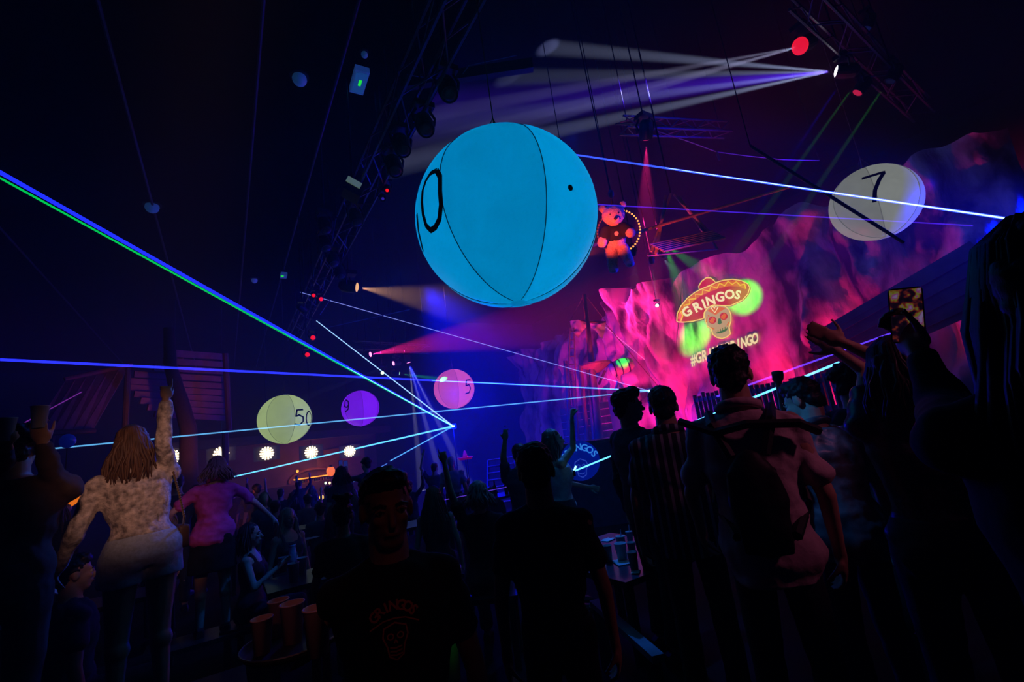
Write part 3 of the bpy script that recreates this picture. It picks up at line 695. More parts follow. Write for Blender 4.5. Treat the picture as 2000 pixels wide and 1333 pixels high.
for sx in (-1, 1): MB().ell((0.08 * sx, -0.19, 0.97), (0.018, 0.014, 0.018)).build('eye', M_blackp, bear, True)
b = MB(); b.ell((0, 0, 0.52), (0.225, 0.185, 0.22)); b.capsule((-0.18, -0.05, 0.64), (-0.25, -0.14, 0.52), 0.115); b.capsule((0.18, -0.05, 0.64), (0.24, -0.15, 0.58), 0.115)
o = link('shirt', remesh(b, 0.025, 2), bear); o.data.materials.append(mat('black_cotton', (0.012, 0.012, 0.014), 0.9))
MB().lathe([(0.0, 0.0), (0.045, 0.0), (0.04, 0.004), (0.0, 0.004)], 12).xf(Matrix.Translation((0.0, -0.19, 0.58)) @ Matrix.Rotation(math.radians(80), 4, 'X')).build('shirt_print', mat('pale_print', (0.6, 0.5, 0.5), 0.8), bear)
MB().tube((0, 0, 1.1), (0, 0, 1.3), 0.02).build('hook', M_black, bear); MB().ell((0.0, 0, 1.32), (0.06, 0.06, 0.09)).build('hook_motor', mat('red_motor', (0.3, 0.05, 0.05), 0.5), bear)
MB().tube((0, 0, 1.3), (0, (ceil_at(9.0) - bear.location.z) * 0.67, ceil_at(9.0) - bear.location.z + 0.1), 0.012, n=5).build('hanging_cable', M_black, bear)
rg = at(1208, 453, D + 0.25); ring = empty('light_hoop', rg, away); tag(ring, 'orange lit hoop of small bulbs behind the teddy bear', 'light hoop')
RR = 0.44; qv = (CAM - rg).normalized().to_track_quat('Z', 'Y')
qv = Matrix.Rotation(-away, 3, 'Z') @ qv.to_matrix()
MB().path([qv @ Vector((math.cos(a) * RR, math.sin(a) * RR, 0)) for a in [2 * math.pi * i / 40 for i in range(41)]], 0.02, n=6).build('hoop', M_blackp, ring)
bulb_me = MB().ell((0, 0, 0), (0.02, 0.02, 0.02), u=8, w=5).mesh('bulb', glow('hoop_bulb', (1.0, 0.30, 0.05), 2.0)); bulb_dim = bulb_me.copy(); bulb_dim.materials[0] = glow('hoop_bulb_dim', (0.8, 0.05, 0.02), 0.5)
for i in range(44):
    a = 2 * math.pi * i / 44; o = link('bulb', bulb_me if math.cos(a - 0.35) > -0.1 else bulb_dim, ring); o.location = qv @ Vector((math.cos(a) * RR, math.sin(a) * RR, 0.022))
MB().tube((0, 0, RR), (0, 0, ZC - rg.z), 0.01, n=5).build('hanging_cable', M_black, ring)
spot(at(1150, 500, 8.0), at(1205, 440, D), 44, 330, (1, 0.06, 0.03), 0.8)  # spot added without a fixture to redden the bear
# boom pole and the wooden rig on the right of the bear
def pole(name, a, b, r, mt, label, cat, r1=None, drop=True):
    a = Vector(a); b = Vector(b); root, fin = hang_empty(name, a, label, cat)
    fin(MB().tube(a, b, r, r1 or r, n=8).build('shaft', mt)); fin(MB().tube(a, (a.x, a.y, ZC), 0.01, n=5).build('hanging_wire', M_black))
    return root
M_redwood = mat('rig_wood', (0.3, 0.2, 0.14), 0.7, scale=8, stretch=(1, 1, 0.3))
pole('boom_pole', at(1130, 488, 9.8), at(1540, 366, 10.8), 0.035, M_redwood, 'long wooden boom pole passing behind the teddy bear', 'pole')
pole('boom_pole', at(1465, 285, 8.6), at(1765, 474, 8.2), 0.03, mat('dark_pole', (0.03, 0.05, 0.05), 0.6), 'dark slanting pole crossing in front of the number 7 ball', 'pole')
rig = at(1310, 378, 10.4); root, fin = hang_empty('wooden_rig', rig, 'hanging triangular rig of wooden poles right of the bear', 'rig')
A = rig; B1 = at(1272, 492, 10.2); B2 = at(1395, 466, 10.6)
for k, (a, b) in enumerate(((A, B1), (at(1300, 382, 10.4), at(1281, 497, 10.2)), (A + Vector((0.1, 0, 0)), B2), (at(1325, 384, 10.5), at(1380, 462, 10.6)))): fin(MB().tube(a, b, 0.03, 0.04, n=7).build('pole', M_redwood))
for i in range(6):
    o_f = Vector((0.05 * i, -0.02 * i, -0.035 * i)); fin(MB().tube(at(1270, 478, 10.1) + o_f, at(1392, 452, 10.5) + o_f, 0.028, n=6).build('deck_pole', M_redwood))
fin(MB().tube(at(1265, 500, 10.2), at(1402, 487, 10.6), 0.02, n=6).build('pole', M_redwood)); fin(MB().tube(at(1390, 470, 10.6), at(1402, 488, 10.6), 0.03, n=6).build('pole', M_redwood)); fin(MB().tube(A, (A.x, A.y, ZC), 0.02, n=5).build('hanging_cable', M_black))
spot(at(1240, 600, 9.4), at(1310, 470, 10.4), 36, 420, (1, 0.05, 0.05), 0.9)  # added red spot on the wooden rig, no fixture

# ------------------------------------------------------------------ pirate ship set
DS = 17.5
sx, fin = hang_empty('pirate_ship', (at(1165, 800, DS).x, at(1165, 800, DS).y, 0), 'ragged pirate ship set with mast and torn sails on stage', 'ship set')
mt = at(1141, 575, DS); mbm = at(1166, 850, DS); mbm.z = 0
fin(MB().tube(mbm, mt, 0.17, 0.08, n=12).build('mast', M_wood, smooth=True))
fin(MB().tube(at(1112, 628, DS), at(1183, 630, DS), 0.05, n=8).build('yard', M_wood))
M_sail = mat('ragged_sail', (0.5, 0.42, 0.42), 0.95, scale=3, bump=0.4)
def sail(outline, bow):
    bm = bmesh.new(); vv = [bm.verts.new((x, y, 0)) for x, y in outline]; bm.faces.new(vv); bmesh.ops.triangulate(bm, faces=bm.faces[:]); bmesh.ops.subdivide_edges(bm, edges=bm.edges[:], cuts=3, use_grid_fill=True)
    bm.verts.index_update(); m = MB(); cxm = sum(p[0] for p in outline) / len(outline); vs = []
    for v in bm.verts: vs.append(at(v.co.x, v.co.y, DS - 0.1 - bow * math.cos((v.co.x - cxm) / 18.0) - 0.1 * noise.noise(Vector((v.co.x * .15, v.co.y * .15, 0)))))
    fs = [tuple(q.index for q in f.verts) for f in bm.faces]; back = [Vector(p) + (Vector(p) - CAM).normalized() * 0.03 for p in vs]; n = len(vs)
    m.add(vs, fs); m.add(back, [f[::-1] for f in fs]); bm.free(); return m
fin(sail([(1113, 627), (1130, 625), (1145, 632), (1145, 640), (1137, 648), (1130, 661), (1123, 654), (1116, 643)], 0.25).build('sail', M_sail, smooth=True))
fin(sail([(1153, 632), (1168, 634), (1182, 631), (1182, 645), (1177, 662), (1171, 658), (1163, 646), (1154, 641)], 0.25).build('sail', M_sail, smooth=True))
for k in range(2):
    fin(MB().path([mt, at((1113, 1183)[k], 628, DS)], 0.015, n=5).build('stay_rope', M_rope))
fin(MB().path([at(1182, 632, DS), at(1290, 760, DS)], 0.015, n=5).build('stay_rope', M_rope))
la = [at(1113, 640, DS - 0.3), at(1108, 850, DS - 0.3)]; lb_ = [at(1121, 640, DS - 0.3), at(1127, 850, DS - 0.3)]
for q in (la, lb_): fin(MB().tube(q[0], q[1], 0.03, n=6).build('ladder_rail', M_rope))
for i in range(13):
    t = (i + 0.5) / 13; fin(MB().tube(la[0].lerp(la[1], t), lb_[0].lerp(lb_[1], t), 0.02, n=5).build('ladder_rung', M_rope))
fin(MB().lathe([(0.12, 0.0), (0.55, 0.25), (0.6, 0.3), (0.6, 0.36), (0.0, 0.36)], 16, at(1166, 728, DS)).build('crows_nest', M_wood))
for sg in (-1, 1): fin(MB().tube(at(1166 + sg * 3, 752, DS), at(1166 + 16 * sg, 724, DS), 0.05, n=6).build('strut', M_wood))
hull_a = at(1102, 860, DS + 0.4); hull_b = at(1240, 850, DS + 0.2)
for i in range(9):
    z = 0.25 + i * 0.28; a = Vector((hull_a.x, hull_a.y, z)); b_ = Vector((hull_b.x, hull_b.y, z + 0.05)); fin(bar_between(MB(), a, b_, 0.12 + 0.02 * (i % 2), 0.25).build('hull_plank', M_wood))
for px in (1106, 1118, 1136, 1150):
    p0 = at(px, 820, DS + 0.1); p1 = at(px - 2, 705 + (px % 7) * 4, DS + 0.1); fin(MB().tube((p0.x, p0.y, 0.1), p1, 0.1, 0.08, n=8).build('timber_post', M_wood))
# green lit barrel on a cross-legged stand
p = at(1214, 716, DS - 1.0); root, fin = hang_empty('barrel_cannon', (p.x, p.y, 0), 'green lit barrel on a crossed stand beside the ship mast', 'barrel')
ax = (at(1232, 709, DS - 1.0) - at(1195, 722, DS - 1.0)).normalized()
b = MB().lathe([(0.22, -0.42), (0.27, -0.2), (0.29, 0.05), (0.25, 0.3), (0.18, 0.42), (0.0, 0.42)], 16); b.xf(Matrix.Translation(p) @ ax.to_track_quat('Z', 'Y').to_matrix().to_4x4()); fin(b.build('barrel', mat('barrel_wood', (0.4, 0.4, 0.3), 0.7), smooth=True))
for t in (-0.3, -0.05, 0.22): fin(MB().lathe([(0.3, -0.02), (0.3, 0.02), (0.26, 0.02), (0.26, -0.02)], 16).xf(Matrix.Translation(p + ax * t) @ ax.to_track_quat('Z', 'Y').to_matrix().to_4x4()).build('hoop', M_black))
f0 = at(1203, 760, DS - 1.0); f1 = at(1216, 758, DS - 1.0)
for a, c in ((at(1198, 728, DS - 1.0), f1), (at(1212, 728, DS - 1.0), f0), (at(1208, 725, DS - 1.0), at(1212, 756, DS - 1.0))): fin(MB().tube(a, c, 0.05, n=7).build('stand_leg', MATS['barrel_wood']))
fin(MB().box((f0.x, f0.y, f0.z / 2), (0.5, 0.5, f0.z)).build('plinth', M_darkwood))
# wooden boat hull / ramp of dark planks right of the logo
hp = []
for i in range(9):
    t = i / 8.0; hp.append((at(1578 + 6 * i, 660 - 1 * i + 8 * i * 0, 10.8 - 0.05 * i), at(1742, 566 + 11.5 * i, 9.6)))
root, fin = hang_empty('plank_ramp', (hp[4][0].x, hp[4][0].y, 0), 'dark blue plank boat side right of the projected logo', 'boat side')
for i in range(9): fin(bar_between(MB(), at(1580 + i * 3, 665 + i * 9, 11.0), at(1900, 478 + i * 16, 9.3), 0.10 + 0.03 * (i % 2), 0.17).build('plank', mat('ramp_plank', (0.10, 0.10, 0.13), 0.6, scale=4)))
fin(MB().tube(at(1600, 720, 11.1), (at(1600, 720, 11.1).x, at(1600, 720, 11.1).y, 0), 0.08).build('post', M_darkwood)); fin(MB().tube(at(1880, 560, 9.5), (at(1880, 560, 9.5).x, at(1880, 560, 9.5).y, 0), 0.08).build('post', M_darkwood))
# stage fence
f0 = at(1360, 790, 12.6); f1 = at(1625, 735, 9.6); root, fin = hang_empty('stage_fence', (f0.x, f0.y, 0), 'low fence of wooden slats along the stage front', 'fence')
for i in range(26):
    t = i / 25; q = f0.lerp(f1, t); zt = f0.z + 0.25 + 0.1 * noise.noise(Vector((i * 1.7, 0, 0))); q2 = Vector((q.x, q.y, 0)); fin(bar_between(MB(), Vector((q.x, q.y, 0.0)), Vector((q.x, q.y, zt)), 0.09, 0.05, Vector((0.5, 0.85, 0))).build('slat', M_wood))
for dz in (0.1, -0.5): fin(bar_between(MB(), Vector((f0.x, f0.y, f0.z + dz)), Vector((f1.x, f1.y, f0.z + dz)), 0.06, 0.1).build('rail', M_wood))

# ------------------------------------------------------------------ five bulb lamps over the bar
def face_cam(p):
    return (CAM - p).normalized().to_track_quat('Z', 'Y').to_matrix().to_4x4()
M_lampw = glow('warm_white_bulb', (1.0, 0.84, 0.56), 3.2, True)
names = ('nearest to the lace top woman', 'behind the purple shirt woman', 'third in the row, middle one', 'fourth in the row', 'rightmost and smallest')
bar_dir = None
for i, (px, py, d, w) in enumerate(((335, 893, 17, 30), (432, 887, 18.3, 29), (521, 886, 19.6, 27), (608, 884, 21, 26), (683, 882, 22.5, 23))):
    p = at(px, py, d); R = w / 2 * d / F_PX * 0.80; M4 = Matrix.Translation(p) @ face_cam(p)
    root, fin = hang_empty('round_lamp', p, 'round lamp of bright white bulbs over the bar, ' + names[i], 'lamp', 'round bulb lamps above the bar')
    fin(MB().lathe([(0.0, -0.1), (R * 0.9, -0.1), (R * 0.95, -0.03), (0.0, -0.03)], 20).xf(M4).build('dish', mat('lamp_dish', (0.5, 0.45, 0.4), 0.5)))
    fin(MB().box((0, 0, -0.16), (R * 4.2, R * 2.6, 0.05)).xf(M4).build('back_panel', mat('lamp_panel', (0.10, 0.08, 0.08), 0.7)))
    b_me = MB().ell((0, 0, 0), (R * 0.17, R * 0.17, R * 0.17), u=8, w=5).mesh('bulb', M_lampw)
    for rr, n in ((0.0, 1), (0.34, 6), (0.66, 10), (1.02, 14)):
        for k in range(n):
            o = link('bulb', b_me); a = 2 * math.pi * k / n; o.location = M4 @ Vector((math.cos(a) * R * rr, math.sin(a) * R * rr, 0.02)); fin(o)
    fin(MB().tube(p - (CAM - p).normalized() * 0.16, Vector((p.x, p.y, ceil_at(p.x))) - (CAM - p).normalized() * 0.16, 0.02, n=5).build('hanging_rod', M_black))
# ------------------------------------------------------------------ bar at the back
M_barwood = mat('bar_wood', (0.20, 0.09, 0.04), 0.6, scale=6)
def upright(px, d, z): p = at(px, hor(px), d); p.z = z; return p
ba = upright(480, 21.5, 0); bb = upright(700, 24.0, 0); bd = (bb - ba).normalized(); bn = Vector((-bd.y, bd.x, 0))
if bn.dot(CAM - ba) > 0: bn = -bn
root, fin = hang_empty('back_bar', ba, 'orange lit back bar with shelves under a wooden arch', 'bar')
L = (bb - ba).length; MQ = Matrix((bd, bn, Vector((0, 0, 1)))).transposed()
def bl(u, v, z): return ba + bd * u + bn * v + Vector((0, 0, z))
fin(MB().box(bl(L / 2, 0.9, 1.2), (L + 1, 0.1, 2.4), MQ).build('back_panel', M_barwood))
u0, u1 = L * 0.40, L * 0.755
def lvl(py, px=600, d=22.6): return at(px, py, d).z
zt, zm, zb = lvl(936), lvl(944), lvl(951)
for z in (zt - 0.0, zm, zb): fin(MB().box(bl((u0 + u1) / 2, 0.55, z), (u1 - u0, 0.3, 0.035), MQ).build('shelf', M_barwood))
M_strip = glow('orange_strip', (1.0, 0.28, 0.02), 2.4, True)
fin(MB().box(bl((u0 + u1) / 2, 0.39, zt + 0.03), (u1 - u0, 0.02, 0.05), MQ).build('light_strip', M_strip)); fin(MB().box(bl(u0 + (u1 - u0) * 0.3, 0.39, zb - 0.03), ((u1 - u0) * 0.55, 0.02, 0.05), MQ).build('light_strip', M_strip))
fin(MB().box(bl(L * 0.1, 0.39, lvl(946, 500, 21.7)), (1.5, 0.02, 0.05), MQ).build('light_strip', M_strip))
arch = [bl((u0 + u1) / 2 + math.cos(a) * (u1 - u0) * 0.62, 0.3, zt - 0.1 + math.sin(a) * 0.55) for a in [math.pi * i / 16 for i in range(17)]]
fin(MB().path(arch, 0.07, n=6).build('arch', M_barwood))
fin(MB().box(bl(L / 2, -0.3, 0.45), (L, 0.5, 0.9), MQ).build('counter', M_darkwood))
ORD = 'first second third fourth fifth sixth seventh eighth ninth tenth eleventh twelfth thirteenth fourteenth fifteenth'.split()
bcols = ((0.5, 0.12, 0.02), (0.05, 0.2, 0.08), (0.4, 0.3, 0.1), (0.1, 0.03, 0.02), (0.25, 0.3, 0.35))
bm_ = [MB().lathe([(0.0, 0.0), (0.04, 0.0), (0.042, 0.02), (0.042, 0.16), (0.016, 0.21), (0.014, 0.27), (0.0, 0.27)], 8).mesh('bottle', mat('bottle_glass_%d' % i, c, 0.15)) for i, c in enumerate(bcols)]
for z, n in ((zm + 0.018, 15), (zb + 0.018, 15)):
    for k in range(n):
        o = link('bottle', bm_[(k * 7 + n) % 5]); o.location = bl(u0 + (u1 - u0) * (k + 0.5) / n, 0.55, z); o.scale = (0.8, 0.8, 0.62)
        tag(o, '%s bottle, %s from the left on the %s shelf of the back bar' % (('amber', 'green', 'golden', 'dark brown', 'pale grey')[(k * 7 + n) % 5], ORD[k], 'upper' if z > zb + 0.1 else 'lower'), 'bottle', 'bottles on the back bar')
for px, py, d, s, c, lb in ((581, 921, 21.5, 0.06, (255, 170, 60), 'small orange lantern above the back bar arch'), (636, 944, 20, 0.05, (210, 255, 200), 'small greenish lamp at the right end of the bar'), (644, 944, 20, 0.05, (255, 220, 170), 'small warm lamp at the right end of the bar'), (646, 921, 22, 0.2, (200, 90, 40), 'glowing orange wall lantern right of the bar arch'), (643, 965, 14, 0.045, (255, 120, 50), 'tiny orange table candle in the far crowd'), (628, 972, 13, 0.06, (255, 190, 70), 'yellow table lamp in the far crowd'), (98, 972, 6, 0.03, (255, 120, 20), 'tiny orange candle left of the lace top woman'), (40, 955, 6.5, 0.05, (255, 90, 10), 'orange candle glow at the left edge'), (912, 893, 15, 0.03, (255, 20, 60), 'tiny red lamp beside the red sombrero')):
    p = at(px, py, d); root, fin = hang_empty('lantern', p, lb, 'lantern'); fin(MB().ell(p, (s, s, s * 1.2)).build('globe', glow('lantern_%d' % px, lin(c), 2.0), smooth=True)); fin(MB().lathe([(s * 0.7, 0), (s * 0.4, s * 0.5), (0, s * 0.5)], 10, p + Vector((0, 0, s))).build('cap', M_black)); fin(MB().tube(p, (p.x, p.y, 0), 0.012, n=5).build('stand', M_black))
point(bl(L * 0.55, -1.0, 1.7), 60, (1.0, 0.25, 0.05), 0.2)  # added warm lamp without a fixture for the glow on the bar
# brownish fascia that carries the lamps
fa = at(250, 850, 16.4); fb = at(760, 835, 24.3); struct(bar_between(MB(), Vector((fa.x, fa.y, 3.05)), Vector((fb.x, fb.y, 3.05)), 0.2, 0.35).build('trim_6', M_darkwood), 'dark timber fascia above the bar')
struct(bar_between(MB(), Vector((fa.x, fa.y + 3, 1.6)), Vector((fb.x, fb.y + 3, 1.6)), 0.2, 3.2).build('wall_bar', mat('bar_wall_paint', (0.12, 0.07, 0.07), 0.9, scale=2)), 'dim reddish wall behind the bar')
# orange lit pennant at left
p = at(157, 962, 6.0); root, fin = hang_empty('lit_sign', p, 'bright orange arrow shaped sign left of the lace top woman', 'sign')
M4 = Matrix.Translation(p) @ face_cam(p)
ar = [(-0.12, -0.10), (0.06, -0.02), (0.02, 0.08), (0.12, 0.10), (0.13, -0.14), (0.02, -0.10), (-0.08, -0.17)]
b = MB(); n = len(ar); b.add([(x, y, 0) for x, y in ar] + [(x, y, -0.03) for x, y in ar], [tuple(range(n)), tuple(range(n, 2 * n))[::-1]] + [(i, (i + 1) % n, n + (i + 1) % n, n + i) for i in range(n)]); b.xf(M4); fin(b.build('arrow', glow('orange_sign', (1.0, 0.2, 0.01), 0.75))); fin(MB().tube(p - Vector((0, 0, 0.1)), (p.x, p.y, 0), 0.02).build('post', M_black))

# ------------------------------------------------------------------ timber hull and hut at left
M_hull = mat('hull_board', (0.16, 0.07, 0.055), 0.8, scale=5, bump=0.3)
root, fin = hang_empty('plank_hull', at(380, 900, 12), 'reddish brown hull of wide boards above the bar at left', 'hull')
rows = [(690, 330), (705, 320), (718, 300), (731, 262), (744, 245), (757, 250), (770, 262), (783, 274), (796, 288), (809, 302), (821, 318)]
for (y, xl), (y2, _) in zip(rows, rows[1:]):
    a = at(xl, y, 11.0); b_ = at(438, y + 3 + (438 - xl) * 0.04, 12.6); t = (y2 - y) * 11.8 / F_PX * 0.86; fin(bar_between(MB(), a, b_, 0.07, t, Vector((0, -0.25, 1))).build('board', M_hull))
for px in (352, 440): fin(MB().tube(at(px, 690, 11.9), at(px + 8, 840, 11.9), 0.07, n=8).build('frame_post', M_darkwood))
q = at(440, 840, 11.9); fin(MB().tube(q, (q.x, q.y, 0), 0.08).build('frame_post', M_darkwood)); q = at(360, 830, 11.9); fin(MB().tube(q, (q.x, q.y, 0), 0.07).build('frame_post', M_darkwood))
root, fin = hang_empty('hut_roof', at(150, 900, 9), 'dim brown hut roof with eaves at the left side', 'hut roof')
def slab(pts, th, off=Vector((0, 0, 0))):
    P = [Vector(x) for x in pts]; nn = (P[1] - P[0]).cross(P[2] - P[0]).normalized() * th; m = MB(); m.add(P + [x + nn for x in P], [(0, 1, 2, 3), (7, 6, 5, 4), (0, 4, 5, 1), (1, 5, 6, 2), (2, 6, 7, 3), (3, 7, 4, 0)]); return m
for i in range(6):
    t0, t1 = i / 6 + 0.008, (i + 1) / 6 - 0.008
    def E(t): return at(128 + (255 - 128) * t, 742 - 30 * t, 9.5 + t), at(60 + (180 - 60) * t, 845 - 12 * t + 10 * t, 8.2 + t)
    a, b_ = E(t0); c, d_ = E(t1); fin(slab((a, c, d_, b_), 0.06).build('roof_board', M_hull))
fin(MB().tube(at(126, 742, 9.5), at(258, 712, 10.5), 0.05).build('ridge_pole', M_hull)); fin(MB().tube(at(58, 848, 8.2), at(185, 842, 9.2), 0.05).build('eave_pole', M_darkwood))
for px, py, d in ((100, 842, 8.6), (250, 720, 10.4)):
    q = at(px, py, d); fin(MB().tube(q, (q.x, q.y, 0), 0.06).build('post', M_darkwood))
for px, y0, y1, d in ((352, 690, 830, 10.0),):
    q0 = at(px - 30, y0, d); root, fin = hang_empty('tree_trunk', at(px, 900, d), 'dark curved trunk standing before the plank hull', 'trunk')
    g = at(372, y1, d); fin(MB().path([at(330, 640, d), at(333, 715, d), at(345, 760, d), at(358, 800, d), at(368, 840, d), (g.x, g.y, 0)], [0.10, 0.12, 0.14, 0.15, 0.16, 0.2], n=10).build('trunk', mat('dark_bark', (0.03, 0.02, 0.02), 0.9, bump=0.6), smooth=True))

# ------------------------------------------------------------------ booth, stairs, hat
p = at(1131, 905, 8.6); root, fin = hang_empty('dj_booth', (p.x, p.y, 0), 'blue lit booth with GRINGOS skull banner right of the tank top woman', 'booth')
rt = (at(1190, 897, 8.6) - at(1075, 912, 8.6)); rt.z = 0; rt.normalize(); bk = Vector((-rt.y, rt.x, 0)); MQ = Matrix((rt, bk, Vector((0, 0, 1)))).transposed()
fin(MB().box((p.x, p.y, 0.72) , (1.9, 0.5, 1.44), MQ).build('cabinet', mat('booth_front', (0.05, 0.06, 0.20), 0.6))); fin(MB().box((p.x + 0.1 * bk.x, p.y + 0.1 * bk.y, 1.47), (2.0, 0.7, 0.06), MQ).build('worktop', mat('booth_top', (0.15, 0.12, 0.2), 0.5)))
fr = Vector((p.x, p.y, 0)) - bk * 0.262; bc = 1.18
bn_o = fin(MB().lathe([(0.0, 0.0), (0.36, 0.0), (0.36, 0.01), (0.0, 0.01)], 28).xf(Matrix.Translation(fr + Vector((0, 0, bc))) @ (-bk).to_track_quat('Z', 'Y').to_matrix().to_4x4()).build('banner', mat('banner_blue_glow', (0.02, 0.04, 0.5), 0.6, emis=(0.0, 0.01, 0.35), estr=0.5)))  # blue light on banner and print is put into their emission
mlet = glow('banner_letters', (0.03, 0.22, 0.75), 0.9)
for i, ch in enumerate('GRINGOS'):
    a = math.radians(90 - (i - 3) * 19); tv, tf = text2d(ch, 0.17, 0.004); m_ = MB(); ca = a - math.pi / 2
    m_.add([fr - bk * 0.02 + rt * (math.cos(a) * 0.27 + x * math.cos(ca) - y * math.sin(ca)) + Vector((0, 0, bc - 0.09 + math.sin(a) * 0.27 + x * math.sin(ca) + y * math.cos(ca))) for x, y in tv], tf); lt_o = fin(m_.build('letter', mlet)); lt_o.parent = bn_o; lt_o.matrix_parent_inverse = Matrix()
def onb(x, y, o): return fr - bk * (0.02 + o) + rt * x + Vector((0, 0, bc - 0.12 + y))
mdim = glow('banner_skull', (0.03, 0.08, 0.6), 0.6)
fin(ribbon([(-0.1, 0.1), (-0.12, 0.03), (-0.08, -0.06), (-0.07, -0.14), (0, -0.18), (0.07, -0.14), (0.08, -0.06), (0.12, 0.03), (0.1, 0.1), (0, 0.15)], 0.009, 0.0, onb, True).build('skull_line', mdim))
for sg in (-1, 1): fin(ribbon(ring2(0.05 * sg, 0.02, 0.03, 0.03, 10), 0.007, 0.0, onb, True).build('eye_line', mdim))
fin(ribbon([(-0.05, -0.1), (0, -0.12), (0.05, -0.1)], 0.008, 0.0, onb).build('mouth_line', mdim)); fin(ribbon([(-0.02, -0.03), (0, 0.0), (0.02, -0.03)], 0.006, 0.0, onb).build('nose_line', mdim))
p0 = at(975, 930, 12.0); root, fin = hang_empty('staircase', (p0.x, p0.y, 0), 'short staircase with reddish treads behind the man in black', 'stairs')
sd = (at(1000, 928, 12) - at(955, 934, 12)); sd.z = 0; sd.normalize(); sk_ = Vector((-sd.y, sd.x, 0)); MQ = Matrix((sd, sk_, Vector((0, 0, 1)))).transposed()
for i in range(7): fin(MB().box(Vector((p0.x, p0.y, 0.17 * (i + 1) - 0.02)) + sk_ * 0.28 * i, (0.75, 0.3, 0.04), MQ).build('tread', mat('tread_wood', (0.3, 0.12, 0.1), 0.6)))
for sg in (-1, 1): fin(bar_between(MB(), Vector((p0.x, p0.y, 0.0)) + sd * 0.4 * sg, Vector((p0.x, p0.y, 1.1)) + sd * 0.4 * sg + sk_ * 1.75, 0.05, 0.2).build('stringer', M_darkwood))
p = at(909, 897, 15); root, fin = hang_empty('sombrero', p, 'small red sombrero decoration under the laser glare', 'hat'); m_r = mat('red_felt_glow', (0.5, 0.03, 0.06), 0.8, emis=(0.25, 0.0, 0.03), estr=0.4)  # red light falling on the hat is put into its emission
fin(MB().lathe([(0.0, 0.0), (0.2, -0.02), (0.26, 0.06), (0.24, 0.03), (0.1, 0.02), (0.0, 0.02)], 18, p).build('brim', m_r, smooth=True)); fin(MB().lathe([(0.1, 0.02), (0.07, 0.12), (0.03, 0.26), (0.0, 0.28)], 12, p).build('crown', m_r, smooth=True)); fin(MB().tube(p, (p.x, p.y, 0), 0.015).build('stand', M_black))

# ------------------------------------------------------------------ people
SKIN = {}
def skin(name, c): return mat('skin_' + name, c, 0.55, var=0.08, scale=20, spec=0.35)
SK_L = skin('light', (0.55, 0.34, 0.26)); SK_M = skin('medium', (0.36, 0.20, 0.13)); SK_T = skin('tan', (0.45, 0.26, 0.18))
def cloth(name, c, rough=0.9, **k): return mat('cloth_' + name, c, rough, var=k.pop('var', 0.15), scale=k.pop('scale', 25), bump=k.pop('bump', 0.15), **k)
C_BLACK = cloth('black', (0.010, 0.010, 0.012)); C_DENIM = cloth('light_denim', (0.42, 0.48, 0.60), scale=60); C_DARK = cloth('dark_jeans', (0.02, 0.025, 0.04)); C_NAVY = cloth('navy', (0.03, 0.04, 0.09))
HAIRM = {}
def hairm(name, c): return mat('hair_' + name, c, 0.5, var=0.5, scale=30, stretch=(1, 1, 0.08), bump=0.3)
H_BLACK = hairm('black', (0.012, 0.010, 0.010)); H_BROWN = hairm('brown', (0.11, 0.055, 0.03)); H_BLOND = hairm('blond', (0.42, 0.33, 0.22)); H_DBL = hairm('dark_blond', (0.22, 0.16, 0.11))

def rotv(v, axis, a): return Matrix.Rotation(a, 3, axis) @ Vector(v)

def hand(mb, w, d, n, s, kind, side):
    """palm and five separate bent fingers from wrist w along d; n = palm normal (way the fingers curl)"""
    d = Vector(d).normalized(); n = Vector(n); n = (n - d * n.dot(d)).normalized(); b = d.cross(n) * side   # b points to the thumb side
    curl = {'open': 8, 'relaxed': 26, 'fist': 82, 'grip': 48, 'point': 82, 'flat': 3}[kind]
    M3 = Matrix((b, d, n)).transposed()
    mb.ell(w + d * 0.048 * s, (0.043 * s, 0.056 * s, 0.018 * s), M3, u=12, w=8)
    mb.capsule(w - d * 0.02 * s, w + d * 0.03 * s, 0.026 * s, 0.024 * s, n=8)
    ax = d.cross(n).normalized()
    for k, (o, L) in enumerate(((0.031, 0.072), (0.0105, 0.080), (-0.0105, 0.075), (-0.030, 0.058))):
        c = math.radians(curl if not (kind == 'point' and k == 0) else 4)
        p = w + d * 0.092 * s + b * o * s; dr = (d + b * o * (2.2 if kind == 'open' else 0.6)).normalized(); r = 0.0095 * s
        for fr in (0.45, 0.32, 0.23):
            dr = Matrix.Rotation(c, 3, ax) @ dr; q = p + dr * L * fr * s; mb.capsule(p, q, r, r * 0.9, n=6); p = q; r *= 0.9
    p = w + d * 0.022 * s + b * 0.03 * s; t = (d * 0.75 + b * (0.75 if kind in ('open', 'flat') else 0.35) + n * (0.2 if kind in ('open', 'flat') else 0.6)).normalized()
    for L, r in ((0.036, 0.0125), (0.030, 0.011), (0.024, 0.0095)):
        q = p + t * L * s; mb.capsule(p, q, r * s, r * s * 0.92, n=6); p = q; t = (t + d * 0.25 + n * (0.3 if kind not in ('open', 'flat') else 0.05)).normalized()

